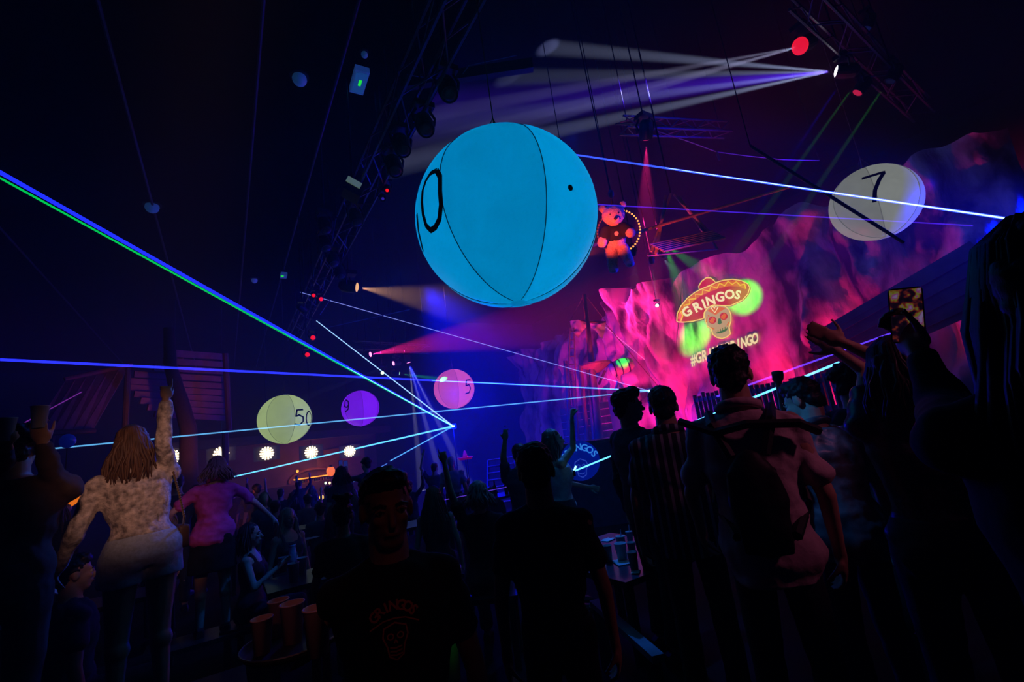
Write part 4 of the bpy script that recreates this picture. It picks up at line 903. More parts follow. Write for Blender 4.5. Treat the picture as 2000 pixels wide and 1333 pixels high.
def person(label, px=None, py=None, d=None, face=0.0, h=None, base=0.0, sex='m', loc=None, lean=(0, 0), head=(0, 0, 0), arms=(None, None), hands=('relaxed', 'relaxed'),
           top='tshirt', topm=None, bottom='trousers', botm=None, hair='short', hairmat=None, sk=None, seat=None, vox=0.010, cat='person', group=None, hlen=0.3, build=1.0, palm=(None, None), eyes=False, legs=None, shoes=True, longhair_fwd=False, wr=0.012, hem=None, collar=False):
    topm = topm or C_BLACK; botm = botm or C_DARK; hairmat = hairmat or H_BLACK; sk = sk or SK_L
    tp = at(px, py, d)
    if seat is None:
        if h is None: h = tp.z - base
        base = tp.z - h
    else:
        h = h or 1.7; base = tp.z - h          # a virtual floor: legs are re-posed on the seat
    s = h / 1.75; F = sex == 'f'
    aw = math.atan2(tp.y, tp.x) - math.pi / 2; yaw = aw - math.radians(face)
    # keep the head top on its spot when the torso leans
    lf, ls = math.radians(lean[0]), math.radians(lean[1])
    RL = Matrix.Rotation(ls, 3, 'Y') @ Matrix.Rotation(-lf, 3, 'X')
    piv = Vector((0, 0, 0.95 * s)); hz_ = piv + RL @ (Vector((0, 0, 1.75 * s)) - piv)
    RZ = Matrix.Rotation(yaw, 3, 'Z'); offw = RZ @ Vector((hz_.x, hz_.y, 0))
    drop = 1.75 * s - hz_.z
    org = Vector((tp.x - offw.x, tp.y - offw.y, base + drop * (1 if seat is not None else 0)))
    gz = base if seat is None else 0.0
    root = empty('person', org, yaw); tag(root, label, cat, group)
    RZi = RZ.transposed()
    def loc_(w): return RZi @ (Vector(w) - org)
    def bend(p):
        p = Vector(p); t = min(1.0, max(0.0, (p.z - 0.95 * s) / (0.22 * s)))
        R = Matrix.Rotation(ls * t, 3, 'Y') @ Matrix.Rotation(-lf * t, 3, 'X'); return piv + R @ (p - piv)
    def top_(p): return piv + RL @ (Vector(p) * s - piv)
    W = build
    if F: prof = ((0.84, 0.13, 0.10, 0.0), (0.90, 0.172, 0.125, -0.012), (0.97, 0.168, 0.118, -0.008), (1.06, 0.128, 0.092, 0.0), (1.12, 0.122, 0.088, 0.0), (1.22, 0.142, 0.10, 0.004), (1.32, 0.155, 0.105, 0.004), (1.40, 0.150, 0.085, -0.004), (1.45, 0.10, 0.066, -0.012), (1.49, 0.05, 0.05, -0.014)); shw = 0.162
    else: prof = ((0.84, 0.13, 0.10, 0.0), (0.90, 0.162, 0.118, 0.0), (0.98, 0.160, 0.112, 0.0), (1.08, 0.150, 0.105, 0.0), (1.20, 0.165, 0.115, 0.0), (1.32, 0.188, 0.122, 0.0), (1.40, 0.185, 0.10, -0.004), (1.45, 0.125, 0.075, -0.012), (1.49, 0.06, 0.056, -0.014)); shw = 0.192
    def torso(mb, z0, z1, inf=0.0, flare=0.0):
        rings = []
        zs = [z0] + [p[0] for p in prof if z0 < p[0] < z1] + [z1]
        for z in zs:
            k = 0
            while k < len(prof) - 2 and prof[k + 1][0] < z: k += 1
            a, b = prof[k], prof[k + 1]; t = min(1, max(0, (z - a[0]) / (b[0] - a[0])))
            hx = (a[1] + (b[1] - a[1]) * t) * W + inf + flare * max(0, (1.15 - z)) ; hy = (a[2] + (b[2] - a[2]) * t) * W + inf + flare * max(0, (1.15 - z)); yo = a[3] + (b[3] - a[3]) * t
            rings.append([bend(Vector((math.copysign(abs(math.cos(q)) ** 0.85, math.cos(q)) * hx, math.sin(q) * hy + yo, z)) * s) for q in [2 * math.pi * i / 20 for i in range(20)]])
        mb.loft(rings)
    # joints
    hipw = 0.092 * W; HIP = [Vector((sg * hipw, 0, 0.90)) * s for sg in (-1, 1)]
    if seat is not None:
        sz = (seat - org.z); pz = 0.0
        KN = [Vector((sg * 0.13, 0.43, 0.88)) * s for sg in (-1, 1)]; AN = [Vector((sg * 0.12 * s, 0.46 * s, 0.09 - org.z)) for sg in (-1, 1)]
    else:
        lg = legs or ((0.10, 0.03), (0.10, -0.03)); KN = [Vector((sg * lg[i][0] * 1.02, lg[i][1] * 0.6 + 0.02, 0.49)) * s for i, sg in enumerate((-1, 1))]; AN = [Vector((sg * lg[i][0] * 1.1, lg[i][1] - 0.02, 0.085)) * s for i, sg in enumerate((-1, 1))]
    SH = [top_((sg * shw * W, -0.005, 1.395)) for sg in (-1, 1)]
    EL, WR, FD = [], [], []
    for i, sg in enumerate((-1, 1)):
        a = arms[i]
        if a is None: a = ((sg * 0.25, -0.06, -1), (sg * 0.08, 0.22, -1))
        if isinstance(a, dict):
            e = loc_(at(*a['e'])); w = loc_(at(*a['w']))
            du = (e - SH[i]).normalized(); e = SH[i] + du * min((e - SH[i]).length, 0.36 * s); df = (w - e).normalized(); w = e + df * min((w - e).length, 0.34 * s)
        else:
            du = RL @ Vector(a[0]).normalized(); df = RL @ Vector(a[1]).normalized(); e = SH[i] + du * 0.285 * s; w = e + df * 0.25 * s
        EL.append(e); WR.append(w); FD.append(df)
    # head frame
    hy_, hp_, hr_ = (math.radians(x) for x in head)
    RH = RL @ Matrix.Rotation(-hy_, 3, 'Z') @ Matrix.Rotation(hp_, 3, 'X') @ Matrix.Rotation(hr_, 3, 'Y')
    HC = top_((0, 0.0, 1.63)); NB = top_((0, -0.012, 1.45))
    hs = s * (0.97 if F else 1.0)
    def hl(p): return HC + RH @ (Vector(p) * hs)
    # ---- body, one continuous surface
    b = MB(); torso(b, 0.84, 1.49)
    if F:
        for sg in (-1, 1): b.ell(bend(Vector((sg * 0.068, 0.085, 1.27)) * s), (0.058 * s, 0.052 * s, 0.058 * s))
        for sg in (-1, 1): b.ell(Vector((sg * 0.078, -0.07, 0.90)) * s, (0.088 * s, 0.078 * s, 0.09 * s))
    for i in range(2):
        aw_ = (0.046 if not F else 0.039) * W * s
        b.capsule(SH[i], EL[i], aw_ * 1.12, aw_ * 0.86, n=10); b.capsule(EL[i], WR[i], aw_ * 0.86, aw_ * 0.58, n=10)
        b.ell(SH[i], (aw_ * 1.35,) * 3)
        pn = palm[i]
        if pn is None: pn = Vector((-(-1, 1)[i], 0.15, 0)) if FD[i].z < 0.3 else Vector((0, 1, 0))
        else: pn = RZi @ Vector(pn)
        hand(b, WR[i] + FD[i] * 0.01 * s, FD[i], pn, s * (0.92 if F else 1.0), hands[i], (1, -1)[i])
        tw = (0.088 if F else 0.082) * W * s
        b.capsule(HIP[i], KN[i], tw, 0.056 * s * W, n=12); b.capsule(KN[i], AN[i], 0.056 * s * W, 0.038 * s, n=10); b.ell(KN[i].lerp(AN[i], 0.3) + Vector((0, -0.012 * s, 0)), (0.056 * s * W,) * 3)
        fdir = Vector((0.12 * (-1, 1)[i], 1, 0)).normalized(); fz_ = AN[i].z - 0.05 * s; b.capsule(AN[i] + Vector((0, -0.02 * s, -0.045 * s)), AN[i] + fdir * 0.15 * s + Vector((0, 0, -0.06 * s)), 0.034 * s, 0.026 * s, n=8)
    nr = (0.050 if F else 0.060) * s; b.capsule(NB, hl((0, -0.022, -0.06)), nr * 1.1, nr, n=12)
    def he(c, r): b.ell(hl(c), (r[0] * hs, r[1] * hs, r[2] * hs), RH, u=16, w=10)
    he((0, -0.012, 0.035), (0.075, 0.095, 0.083)); he((0, 0.028, -0.03), (0.060, 0.064, 0.088)); he((0, 0.052, -0.088), (0.036 if F else 0.042, 0.036, 0.028)); he((0, 0.076, 0.018), (0.048, 0.016, 0.013))
    b.capsule(hl((0, 0.092, 0.004)), hl((0, 0.112, -0.033)), 0.008 * hs, 0.0135 * hs, n=8)
    for sg in (-1, 1):
        he((sg * 0.076, -0.008, -0.008), (0.011, 0.022, 0.033)); he((sg * 0.034, 0.072, -0.022), (0.022, 0.018, 0.018))
    he((0, 0.092, -0.058), (0.024, 0.010, 0.006)); he((0, 0.089, -0.069), (0.021, 0.010, 0.007))
    o = link('body', remesh(b, vox, 2), root); o.data.materials.append(sk)
    if eyes:
        for sg in (-1, 1):
            eb = MB().ell(hl((sg * 0.032, 0.0785, 0.002)), (0.0125 * hs,) * 3, u=10, w=7); eo = eb.build('eye', mat('eye_white', (0.35, 0.33, 0.32), 0.3), root, True)
            MB().ell(hl((sg * 0.032, 0.0885, 0.002)), (0.006 * hs, 0.004 * hs, 0.006 * hs), RH, u=8, w=6).build('iris', mat('iris_dark', (0.02, 0.012, 0.01), 0.2), eo, True)
            MB().path([hl((sg * 0.019, 0.0885, 0.006)), hl((sg * 0.032, 0.0915, 0.0125)), hl((sg * 0.046, 0.0845, 0.005))], 0.0045 * hs, n=5).build('eyelid', sk, root)
            MB().path([hl((sg * 0.014, 0.094, 0.020)), hl((sg * 0.032, 0.092, 0.026)), hl((sg * 0.052, 0.080, 0.019))], 0.004 * hs, n=5).build('eyebrow', hairmat, root)
        MB().path([hl((-0.022, 0.094, -0.063)), hl((0, 0.101, -0.0645)), hl((0.022, 0.094, -0.063))], 0.0035 * hs, n=5).build('mouth', mat('lip_dark', (0.2, 0.05, 0.05), 0.5), root)
    # ---- clothes
    wr_s = 1.0
    def folds(k): return lambda co: (noise.fractal(Vector((co.x * 7 + co.z * 3, co.y * 7, co.z * 9)), 1, 2, 3) * k + noise.noise(Vector((co.x * 3, co.y * 3, co.z * 14))) * k * 0.6)
    cv = max(vox * 1.25, 0.012)
    if top != 'none':
        g = MB(); z0 = {'crop': 1.06, 'tank': 0.95, 'loose': 0.80}.get(top, 0.86); z0 = hem or z0; torso(g, z0, 1.475 if top != 'tank' else 1.36, 0.016 if top != 'loose' else 0.028, 0.0 if top != 'loose' else 0.06)
        if F:
            for sg in (-1, 1): g.ell(bend(Vector((sg * 0.068, 0.087, 1.27)) * s), (0.068 * s, 0.062 * s, 0.066 * s))
        if top not in ('tank', 'crop'):
            for i in range(2): g.capsule(SH[i] + RL @ Vector((0, 0, 0.012 * s)), NB + RL @ Vector(((-0.045, 0.045)[i] * s, -0.004 * s, 0.002 * s)), 0.050 * s, 0.042 * s, n=10)
        if top == 'tank':
            for sg in (-1, 1):
                g.path([bend(Vector((sg * 0.09, 0.09, 1.33)) * s), bend(Vector((sg * 0.10, 0.02, 1.455)) * s), bend(Vector((sg * 0.09, -0.1, 1.36)) * s)], 0.022 * s, n=6)
        fr_ = {'tshirt': 0.62, 'crop': 0.0, 'tank': 0, 'long': 2.0, 'loose': 0.75, 'sleeveless': 0}.get(top, 0.6)
        for i in range(2):
            r0 = (0.059 if not F else 0.053) * W * s
            if fr_ > 0:
                g.ell(SH[i], (r0 * 1.2,) * 3)
                e = SH[i].lerp(EL[i], min(1, fr_)); g.capsule(SH[i], SH[i].lerp(EL[i], min(1, fr_) * 0.96), r0, r0 * (0.98 if fr_ < 1 else 0.84), n=12); 
                if fr_ < 1: g.tube(SH[i].lerp(EL[i], fr_ * 0.8), e, r0 * 1.02, r0 * 1.14, n=14)
                if fr_ > 1: g.capsule(EL[i], EL[i].lerp(WR[i], 0.93), r0 * 0.86, r0 * 0.66, n=12)
        o = link({'tank': 'tank_top', 'crop': 'crop_top', 'long': 'long_sleeve_top'}.get(top, 'shirt'), remesh(g, cv, 2, folds(wr)), root); o.data.materials.append(topm)
    if collar:
        cr_ = []
        for k in range(15):
            q = 2 * math.pi * k / 14 + math.pi / 2; cr_.append(NB + RL @ (Vector((math.cos(q) * 0.078, math.sin(q) * 0.074 - 0.004, 0.040 - 0.022 * math.sin(q))) * s))
        MB().path(cr_, 0.019 * s, n=8).build('collar', topm, root, True)
    g = MB()
    if bottom in ('trousers', 'shorts', 'skirt'):
        torso(g, 0.84, 1.04, 0.018)
        if F:
            for sg in (-1, 1): g.ell(Vector((sg * 0.078, -0.072, 0.90)) * s, (0.098 * s, 0.088 * s, 0.1 * s))
        if bottom == 'skirt':
            rings = []
            for z, hx, hy in ((0.98, 0.175, 0.13), (0.88, 0.2, 0.16), (0.72, 0.215, 0.18), (0.6, 0.22, 0.185)): rings.append([Vector((math.cos(q) * hx, math.sin(q) * hy, z)) * s for q in [2 * math.pi * i / 20 for i in range(20)]])
            if seat is None: g.loft(rings)
        for i in range(2):
            tw = (0.1 if F else 0.094) * W * s
            if bottom == 'trousers': g.capsule(HIP[i], KN[i], tw, 0.07 * s * W, n=12); g.tube(KN[i], AN[i] + Vector((0, 0, 0.02 * s)), 0.07 * s * W, 0.062 * s, n=12)
            elif bottom == 'shorts': g.tube(HIP[i], HIP[i].lerp(KN[i], 0.36 if F else 0.85), tw * 1.04, tw * 1.06 if F else 0.085 * s, n=14); g.ell(HIP[i], (tw * 1.04,) * 3)
        o = link({'trousers': 'trousers', 'shorts': 'shorts', 'skirt': 'skirt'}[bottom], remesh(g, cv, 2, folds(0.006)), root); o.data.materials.append(botm)
    if shoes:
        for i, sg in enumerate((-1, 1)):
            a = AN[i]; m = MB(); z = a.z - 0.085 * s; rings = []
            for y, hw, ht in ((-0.075, 0.03, 0.07), (-0.05, 0.038, 0.085), (0.02, 0.040, 0.09), (0.09, 0.046, 0.062), (0.15, 0.042, 0.048), (0.19, 0.02, 0.03)):
                rings.append([Vector((a.x + (hw * cx_) * s, a.y + y * s, z + ht * cz_ * s)) for cx_, cz_ in ((-1, 0.0), (1, 0.0), (1, 0.55), (0.6, 1.0), (-0.6, 1.0), (-1, 0.55))])
            m.loft(rings); m.build('shoe', mat('shoe_leather', (0.03, 0.03, 0.035), 0.5), root)
    # ---- hair
    g = MB()
    def ge(c, r): g.ell(hl(c), (r[0] * hs, r[1] * hs, r[2] * hs), RH, u=16, w=10)
    hv = max(vox, 0.009); hd = lambda co: noise.fractal(co * 40, 1, 2, 2) * 0.006
    strands = MB(); rnd = random.Random(hash(label) & 0xffff if False else sum(map(ord, label)))
    ge((0, -0.024, 0.046), (0.083, 0.098, 0.084)); ge((0, -0.065, -0.02), (0.066, 0.045, 0.06))
    if hair == 'short': ge((0, 0.03, 0.088), (0.066, 0.058, 0.042)); hd = lambda co: noise.fractal(co * 55, 1, 2, 3) * 0.008
    if hair == 'fade': ge((0, 0.035, 0.092), (0.07, 0.065, 0.05)); hd = lambda co: noise.fractal(co * 45, 1, 2, 3) * 0.012
    if hair == 'curly':
        for k in range(60):
            a = rnd.random() * 6.28; z = rnd.uniform(-0.02, 1); q = math.sqrt(max(0, 1 - z * z)); pp = (math.cos(a) * q * 0.088, -0.02 + math.sin(a) * q * 0.1, 0.045 + z * 0.088)
            if pp[1] > 0.05 and pp[2] < 0.06: continue
            ge(pp, (0.024, 0.024, 0.024))
        hd = lambda co: noise.fractal(co * 60, 1, 2, 2) * 0.008
    if hair == 'bun':
        for k in range(9): ge((rnd.uniform(-0.05, 0.06), rnd.uniform(-0.09, -0.02), rnd.uniform(0.12, 0.17)), (0.034, 0.034, 0.03))
        hd = lambda co: noise.fractal(co * 50, 1, 2, 3) * 0.012
    def drape(a, L, spread, rr):
        """one lock from the crown, over the scalp and down; a = angle round the head (0 = back)"""
        sx, cy_ = math.sin(a), -math.cos(a); P = [hl((sx * 0.02, -0.02 + cy_ * 0.02, 0.128)), hl((sx * 0.07, -0.02 + cy_ * 0.085, 0.085)), hl((sx * 0.088, -0.02 + cy_ * 0.102, 0.02))]
        end = P[-1]; n = 5
        outw = RH @ Vector((sx, cy_, 0)); down = Vector((0, 0, -1)); j = rnd.uniform(-1, 1) * spread
        for k in range(1, n + 1):
            t = k / n; P.append(end + down * L * t * s + outw * (0.03 * math.sin(t * 2.5) * s) + Vector((j * t * 0.05 * s + 0.008 * math.sin(t * 9 + a * 5), 0.006 * math.sin(t * 7 + a * 9), 0)))
        strands.path(P, [rr * 0.7 * s, rr * s, rr * s] + [rr * s * (1 - 0.6 * (k / n) ** 2) for k in range(1, n + 1)], n=5)
    if hair in ('long', 'bob', 'wavy'):
        L = hlen * (1 if hair != 'bob' else 1); amax = 1.95 if hair != 'bob' else 2.15
        rings = []
        for k in range(8):
            t = k / 7; wz = 0.092 + 0.03 * math.sin(t * 3.0) - 0.03 * t; rings.append([hl((math.cos(q) * wz, -0.045 + math.sin(q) * (0.066 - 0.028 * t), 0.05)) + Vector((0, 0, -(L + 0.05) * t * s)) + (RH @ Vector((0, -0.03, 0))) * (1 - t) * 0.3 for q in [2 * math.pi * i / 16 for i in range(16)]])
        g.loft(rings)
        for k in range(90): drape(rnd.uniform(-amax, amax), L * rnd.uniform(0.82, 1.06), 1.0 if hair != 'wavy' else 1.6, rnd.uniform(0.006, 0.012))
    me = remesh(g, hv, 2, hd)
    if strands.v:
        sm_ = strands.mesh('st'); bm = bmesh.new(); bm.from_mesh(me); bm.from_mesh(sm_); bm.to_mesh(me); bm.free(); bpy.data.meshes.remove(sm_); me.polygons.foreach_set('use_smooth', [True] * len(me.polygons))
    if hair != 'none':
        o = link('hair', me, root); o.data.materials.append(hairmat)
    info = dict(root=root, hl=hl, bend=bend, top=top_, s=s, org=org, RZ=RZ, WR=WR, FD=FD, EL=EL, SH=SH, hs=hs, RH=RH)
    info['shirt'] = next((c for c in root.children if c.name.startswith('shirt')), None); info['w'] = lambda p: org + RZ @ Vector(p)
    return info

# ------------------------------------------------------------------ tables, benches, cups
M_table = mat('table_top', (0.03, 0.03, 0.035), 0.35, scale=3)
def table(cx_, cy_, lx, ly, z, label, rz=0.0, cat='table', name='long_table', mt=None, th=0.04):
    r = empty(name, (cx_, cy_, 0), rz); tag(r, label, cat)
    MB().box((0, 0, z - th / 2), (lx, ly, th)).build('top' if cat == 'table' else 'seat', mt or M_table, r)
    for sx_ in (-1, 1):
        for sy_ in (-1, 1): MB().box((sx_ * (lx / 2 - 0.06), sy_ * (ly / 2 - 0.05), (z - th) / 2), (0.05, 0.05, z - th)).build('leg', M_black, r)
    return r
def cup_mesh(h, r, mt):
    return MB().lathe([(0.0, 0.0), (r * 0.72, 0.0), (r * 0.97, h * 0.96), (r * 1.04, h * 0.97), (r * 1.04, h), (r * 0.93, h), (r * 0.70, 0.012), (0.0, 0.012)], 18).mesh('cup_wall', mt)
CUPS = {}
M_cupw = mat('frosted_cup', (0.55, 0.55, 0.55), 0.4, var=0.05); M_cupr = mat('reddish_cup', (0.55, 0.30, 0.30), 0.5, var=0.05); M_beer = mat('beer', (0.5, 0.28, 0.06), 0.2)
def cup(p, h, r, label, mt=None, group=None, straw=False, drink=True):
    mt = mt or M_cupw; k = (round(h, 3), round(r, 3), mt.name)
    if k not in CUPS: CUPS[k] = (cup_mesh(h, r, mt), MB().lathe([(0.0, h * 0.74), (r * 0.86, h * 0.74), (r * 0.86, h * 0.75), (0, h * 0.75)], 16).mesh('drink', M_beer))
    root = empty('plastic_cup', p); tag(root, label, 'cup', group); link('cup_wall', CUPS[k][0], root)
    if drink: link('drink', CUPS[k][1], root)
    if straw: MB().tube((0, 0, 0.02), (r * 0.7, 0.01, h * 1.5), 0.004, n=5).build('straw', mat('straw_plastic', (0.5, 0.5, 0.6), 0.4), root)
    return root
def napkin(p, s, label, rz=0.0, mt=None):
    m = MB(); n = 5; vs = [(s * (i / n - 0.5), s * 0.7 * (j / n - 0.5), 0.004 + 0.006 * noise.noise(Vector((i * 1.3 + s * 50, j * 1.7, 0)))) for i in range(n + 1) for j in range(n + 1)]
    fs = [(i * (n + 1) + j, (i + 1) * (n + 1) + j, (i + 1) * (n + 1) + j + 1, i * (n + 1) + j + 1) for i in range(n) for j in range(n)]; N = len(vs)
    m.add(vs, fs); m.add([(x, y, z - 0.004) for x, y, z in vs], [f[::-1] for f in fs])
    o = m.build('napkin', mt or mat('paper', (0.6, 0.6, 0.6), 0.8)); o.location = p; o.rotation_euler = (0, 0, rz); tag(o, label, 'napkin'); return o
TZ = 0.74
table(0.95, 5.02, 1.3, 0.6, TZ, 'dark table with cups before the seated blonde woman')
for px, py, h, r, lb, mt, st in ((574, 1137, 0.16, 0.048, 'cup of beer on the table before the blonde woman', M_cupw, True), (591, 1122, 0.15, 0.046, 'blue lit cup behind the beer cup', M_cupw, False), (553, 1118, 0.14, 0.045, 'dark cup left of the beer cup', mat('smoke_cup', (0.12, 0.12, 0.14), 0.4), False)):
    cup(at_z(px, py, TZ), h, r, lb, mt, 'cups on the left table', st)
p = at_z(572, 1108, TZ); r = empty('carafe', p); tag(r, 'clear water carafe with glints beside the beer cup', 'carafe'); MB().lathe([(0.0, 0.0), (0.05, 0.0), (0.055, 0.08), (0.035, 0.16), (0.03, 0.2), (0.036, 0.22), (0.03, 0.22), (0.024, 0.19), (0.0, 0.02)], 14).build('glass', mat('carafe_glass', (0.3, 0.35, 0.5), 0.08, spec=0.9), r, True); MB().lathe([(0.031, 0.2), (0.031, 0.23), (0.0, 0.235)], 12).build('stopper', M_blackp, r)
table(-1.0, 5.95, 1.2, 0.55, 0.78, 'dark table with one cup at lower left'); cup(at_z(227, 1172, 0.78), 0.17, 0.052, 'single red and blue lit cup at lower left', M_cupr)
TR = 0.72
table(2.72, 3.05, 0.95, 1.15, TR, 'blue lit table with cups below the striped shirt man', mt=mat('glossy_table', (0.04, 0.04, 0.06), 0.25))
for i, (px, py, h, r, st) in enumerate(((1190, 1098, 0.12, 0.036, False), (1216, 1095, 0.125, 0.046, False), (1240, 1115, 0.125, 0.036, False), (1215, 1072, 0.10, 0.04, True), (1236, 1083, 0.09, 0.034, False), (1232, 1062, 0.10, 0.03, True))):
    cup(at_z(px, py, TR), h, r, ('narrow dark cup, leftmost on the blue lit table', 'widest pale cup in the middle of the blue lit table', 'tall dark cup nearest the edge of the blue lit table', 'cup with straw behind the widest pale cup', 'short glass behind the tall dark cup', 'slim glass with straw at the back of the blue lit table')[i], M_cupw if i in (1, 3, 5) else mat('olive_cup', (0.22, 0.24, 0.22), 0.4), 'cups on the blue lit table', st)
for px, py, s, a, lb in ((1172, 1090, 0.10, 0.3, 'napkin at the left edge of the blue lit table'), (1214, 1099, 0.16, 1.2, 'crumpled napkin under the widest pale cup'), (1242, 1118, 0.08, 0.6, 'small napkin at the near corner of the blue lit table'), (1188, 1055, 0.12, 0.2, 'folded white paper at the back of the blue lit table')):
    napkin(at_z(px, py, TR + 0.003), s, lb, a)
a = at_z(1160, 1172, 0.45); b = at_z(1285, 1280, 0.45); r = empty('bench', (a + b) / 2 - Vector((0, 0, 0.45))); tag(r, 'narrow bench with blue shine behind the man in black', 'bench'); inv = Matrix.Translation(-r.location)
o = bar_between(MB(), a - Vector((0, 0, 0.02)), b - Vector((0, 0, 0.02)), 0.075, 0.04).build('seat', mat('pale_bench', (0.3, 0.3, 0.35), 0.3)); o.parent = r; o.matrix_parent_inverse = inv
for t in (0.08, 0.92):
    q = a.lerp(b, t); o = MB().box((q.x, q.y, 0.205), (0.06, 0.06, 0.41)).build('leg', M_black); o.parent = r; o.matrix_parent_inverse = inv
for cx_, cy_, lx, ly, lb in ((0.75, 8.9, 1.4, 0.6, 'far dark table left of the bearded server head'), (2.5, 6.7, 1.0, 0.6, 'far dark table with violet shine near the long haired woman'), (4.5, 7.8, 1.2, 0.6, 'far dark table with bottles before the stairs')):
    table(cx_, cy_, lx, ly, TZ, lb)
for px, py, lb in ((624, 1047, 'blue cup on the far table left of the server head'), (693, 1046, 'pale blue cup behind the dark bun'), (712, 1056, 'bright blue cup beside the server ear')):
    q = at(px, py, 4.6); cup(Vector((q.x, q.y, TZ)), 0.12, 0.04, lb, M_cupw, 'far blue lit cups')
for px, py, s, lb in ((592, 1024, 0.22, 'white menu card on the far table left'), (607, 1046, 0.2, 'cream menu card on the far table edge')):
    q = at(px, py, 6.4); napkin(Vector((q.x, q.y, TZ + 0.004)), s, lb, 0.4, mat('menu_card', (0.7, 0.65, 0.55), 0.7))
for px, lb in ((968, 'dark bottle, left one on the far table before the stairs'), (990, 'dark bottle, right one on the far table before the stairs')):
    q = at(px, 968, 8.5); r = empty('bottle', Vector((q.x, q.y, TZ))); tag(r, lb, 'bottle'); MB().lathe([(0, 0), (0.035, 0), (0.036, 0.15), (0.014, 0.2), (0.013, 0.26), (0, 0.26)], 12).build('glass', MATS['bottle_glass_3'], r, True); MB().lathe([(0.015, 0.255), (0.015, 0.275), (0, 0.275)], 10).build('cap', M_steel, r)
q = at_z(885, 1326, 0.0); r = empty('drink_bottle', q); tag(r, 'green lit plastic bottle on the floor at bottom centre', 'bottle'); MB().lathe([(0, 0), (0.06, 0), (0.062, 0.2), (0.05, 0.3), (0.02, 0.36), (0.02, 0.4), (0, 0.4)], 16).build('bottle_wall', mat('green_plastic', (0.04, 0.3, 0.05), 0.4), r, True); MB().lathe([(0.022, 0.39), (0.022, 0.42), (0, 0.42)], 12).build('cap', M_blackp, r)

# ------------------------------------------------------------------ foreground and middle people
C_LACE = mat('white_lace', (0.50, 0.44, 0.42), 0.9, var=0.65, scale=30, bump=0.6)
C_PURP = cloth('magenta_shirt', (0.50, 0.06, 0.30)); C_STRIPE = stripe_mat('striped_shirt', (0.30, 0.32, 0.36), (0.03, 0.03, 0.045), 22, 0, 0.35); C_ROSE = cloth('rose_linen', (0.50, 0.36, 0.40), scale=12, bump=0.5); C_SATIN = mat('satin_print', (0.10, 0.14, 0.17), 0.35, var=0.8, scale=9, bump=0.3)
C_WHITE = cloth('white_rib', (0.6, 0.62, 0.65)); C_BROWN = cloth('brown_top', (0.05, 0.03, 0.025)); C_RED = cloth('red_top', (0.10, 0.015, 0.02)); C_GREY = cloth('grey_top', (0.10, 0.10, 0.13))
PEO = {}
PEO['lace'] = person('woman in white lace top and denim shorts raising her right arm', 254, 832, 2.95, -14, 1.66, sex='f', lean=(3, -6), head=(10, -2, 0), arms=(((-0.5, 0.1, -1), (-0.25, 0.55, -0.75)), dict(e=(319, 868, 2.95), w=(324, 783, 3.0))), hands=('relaxed', 'point'), top='long', topm=C_LACE, bottom='shorts', botm=C_DENIM, hair='long', hairmat=H_BROWN, sk=SK_T, hlen=0.30, vox=0.008, build=1.16, palm=(None, (-0.3, 0.9, 0)), wr=0.010, hem=1.03)
PEO['purple'] = person('woman in magenta shirt and black skirt with wavy blond hair', 425, 892, 4.6, -5, 1.6, sex='f', lean=(4, 3), arms=(((-0.8, 0.1, -0.7), (-0.3, 0.3, -1)), ((0.8, 0.0, -0.65), (0.75, 0.2, -0.75))), top='loose', topm=C_PURP, collar=True, bottom='skirt', botm=C_BLACK, hair='wavy', hairmat=H_DBL, hlen=0.16, wr=0.02)
PEO['server'] = person('man in black GRINGOS shirt facing the camera with a tray', 750, 918, 1.45, 180, 1.70, head=(-8, -4, 0), arms=(None, dict(e=(655, 1185, 1.62), w=(610, 1262, 1.72))), hands=('relaxed', 'flat'), topm=C_BLACK, hair='short', sk=SK_M, vox=0.007, eyes=True, build=0.86, palm=(None, (0, 0, 1)))
PEO['black'] = person('man in black shirt seen from behind in the middle', 1040, 868, 2.05, 4, 1.71, topm=C_BLACK, hair='short', sk=SK_M, vox=0.008, build=0.86, arms=(((-0.22, 0.0, -1), (-0.05, 0.25, -1)), ((0.2, 0.0, -1), (0.05, 0.3, -1))))
PEO['pack'] = person('tall man in rose linen shirt with dark straps on his back', 1415, 681, 2.1, 2, base=PLAT, topm=C_ROSE, collar=True, hair='fade', sk=SK_T, vox=0.008, build=0.88, top='loose', arms=(((-0.36, 0.2, -0.95), (-0.05, 0.6, -0.7)), ((0.24, 0.0, -1), (0.0, 0.35, -1))), wr=0.016)
PEO['stripe'] = person('man in vertically striped shirt seen from behind', 1288, 757, 2.75, 3, base=PLAT, topm=C_STRIPE, collar=True, hair='short', sk=SK_T, vox=0.008, top='loose', head=(-4, 0, 0), build=0.95)
PEO['prof'] = person('man in dark jacket with quiff in profile facing right', 1221, 762, 3.4, 55, base=PLAT, topm=C_NAVY, hair='fade', sk=SK_L, vox=0.008, top='long', head=(15, 0, 0), eyes=True)
PEO['satin'] = person('man in shiny printed shirt looking down to the left', 1553, 742, 2.5, -38, base=PLAT, topm=C_SATIN, collar=True, hair='short', sk=SK_L, vox=0.008, top='loose', head=(-25, -14, 0), eyes=True, lean=(6, 0), wr=0.016)
PEO['curly'] = person('curly haired man in dark shirt behind the raised arms', 1652, 716, 3.0, 40, base=PLAT, topm=C_BLACK, hair='curly', sk=SK_T, vox=0.009, head=(10, -4, 0))
PEO['armsup'] = person('person in dark sequined top stretching both arms to the left', 1728, 662, 1.95, -12, base=PLAT, sex='f', topm=mat('sequin_top', (0.03, 0.03, 0.05), 0.35, scale=80, var=0.7), top='tshirt', hair='long', hlen=0.25, sk=SK_T, vox=0.008, arms=(dict(e=(1692, 727, 2.1), w=(1640, 690, 2.15)), dict(e=(1716, 700, 2.0), w=(1652, 672, 2.05))), hands=('flat', 'flat'), head=(-10, 0, 0))
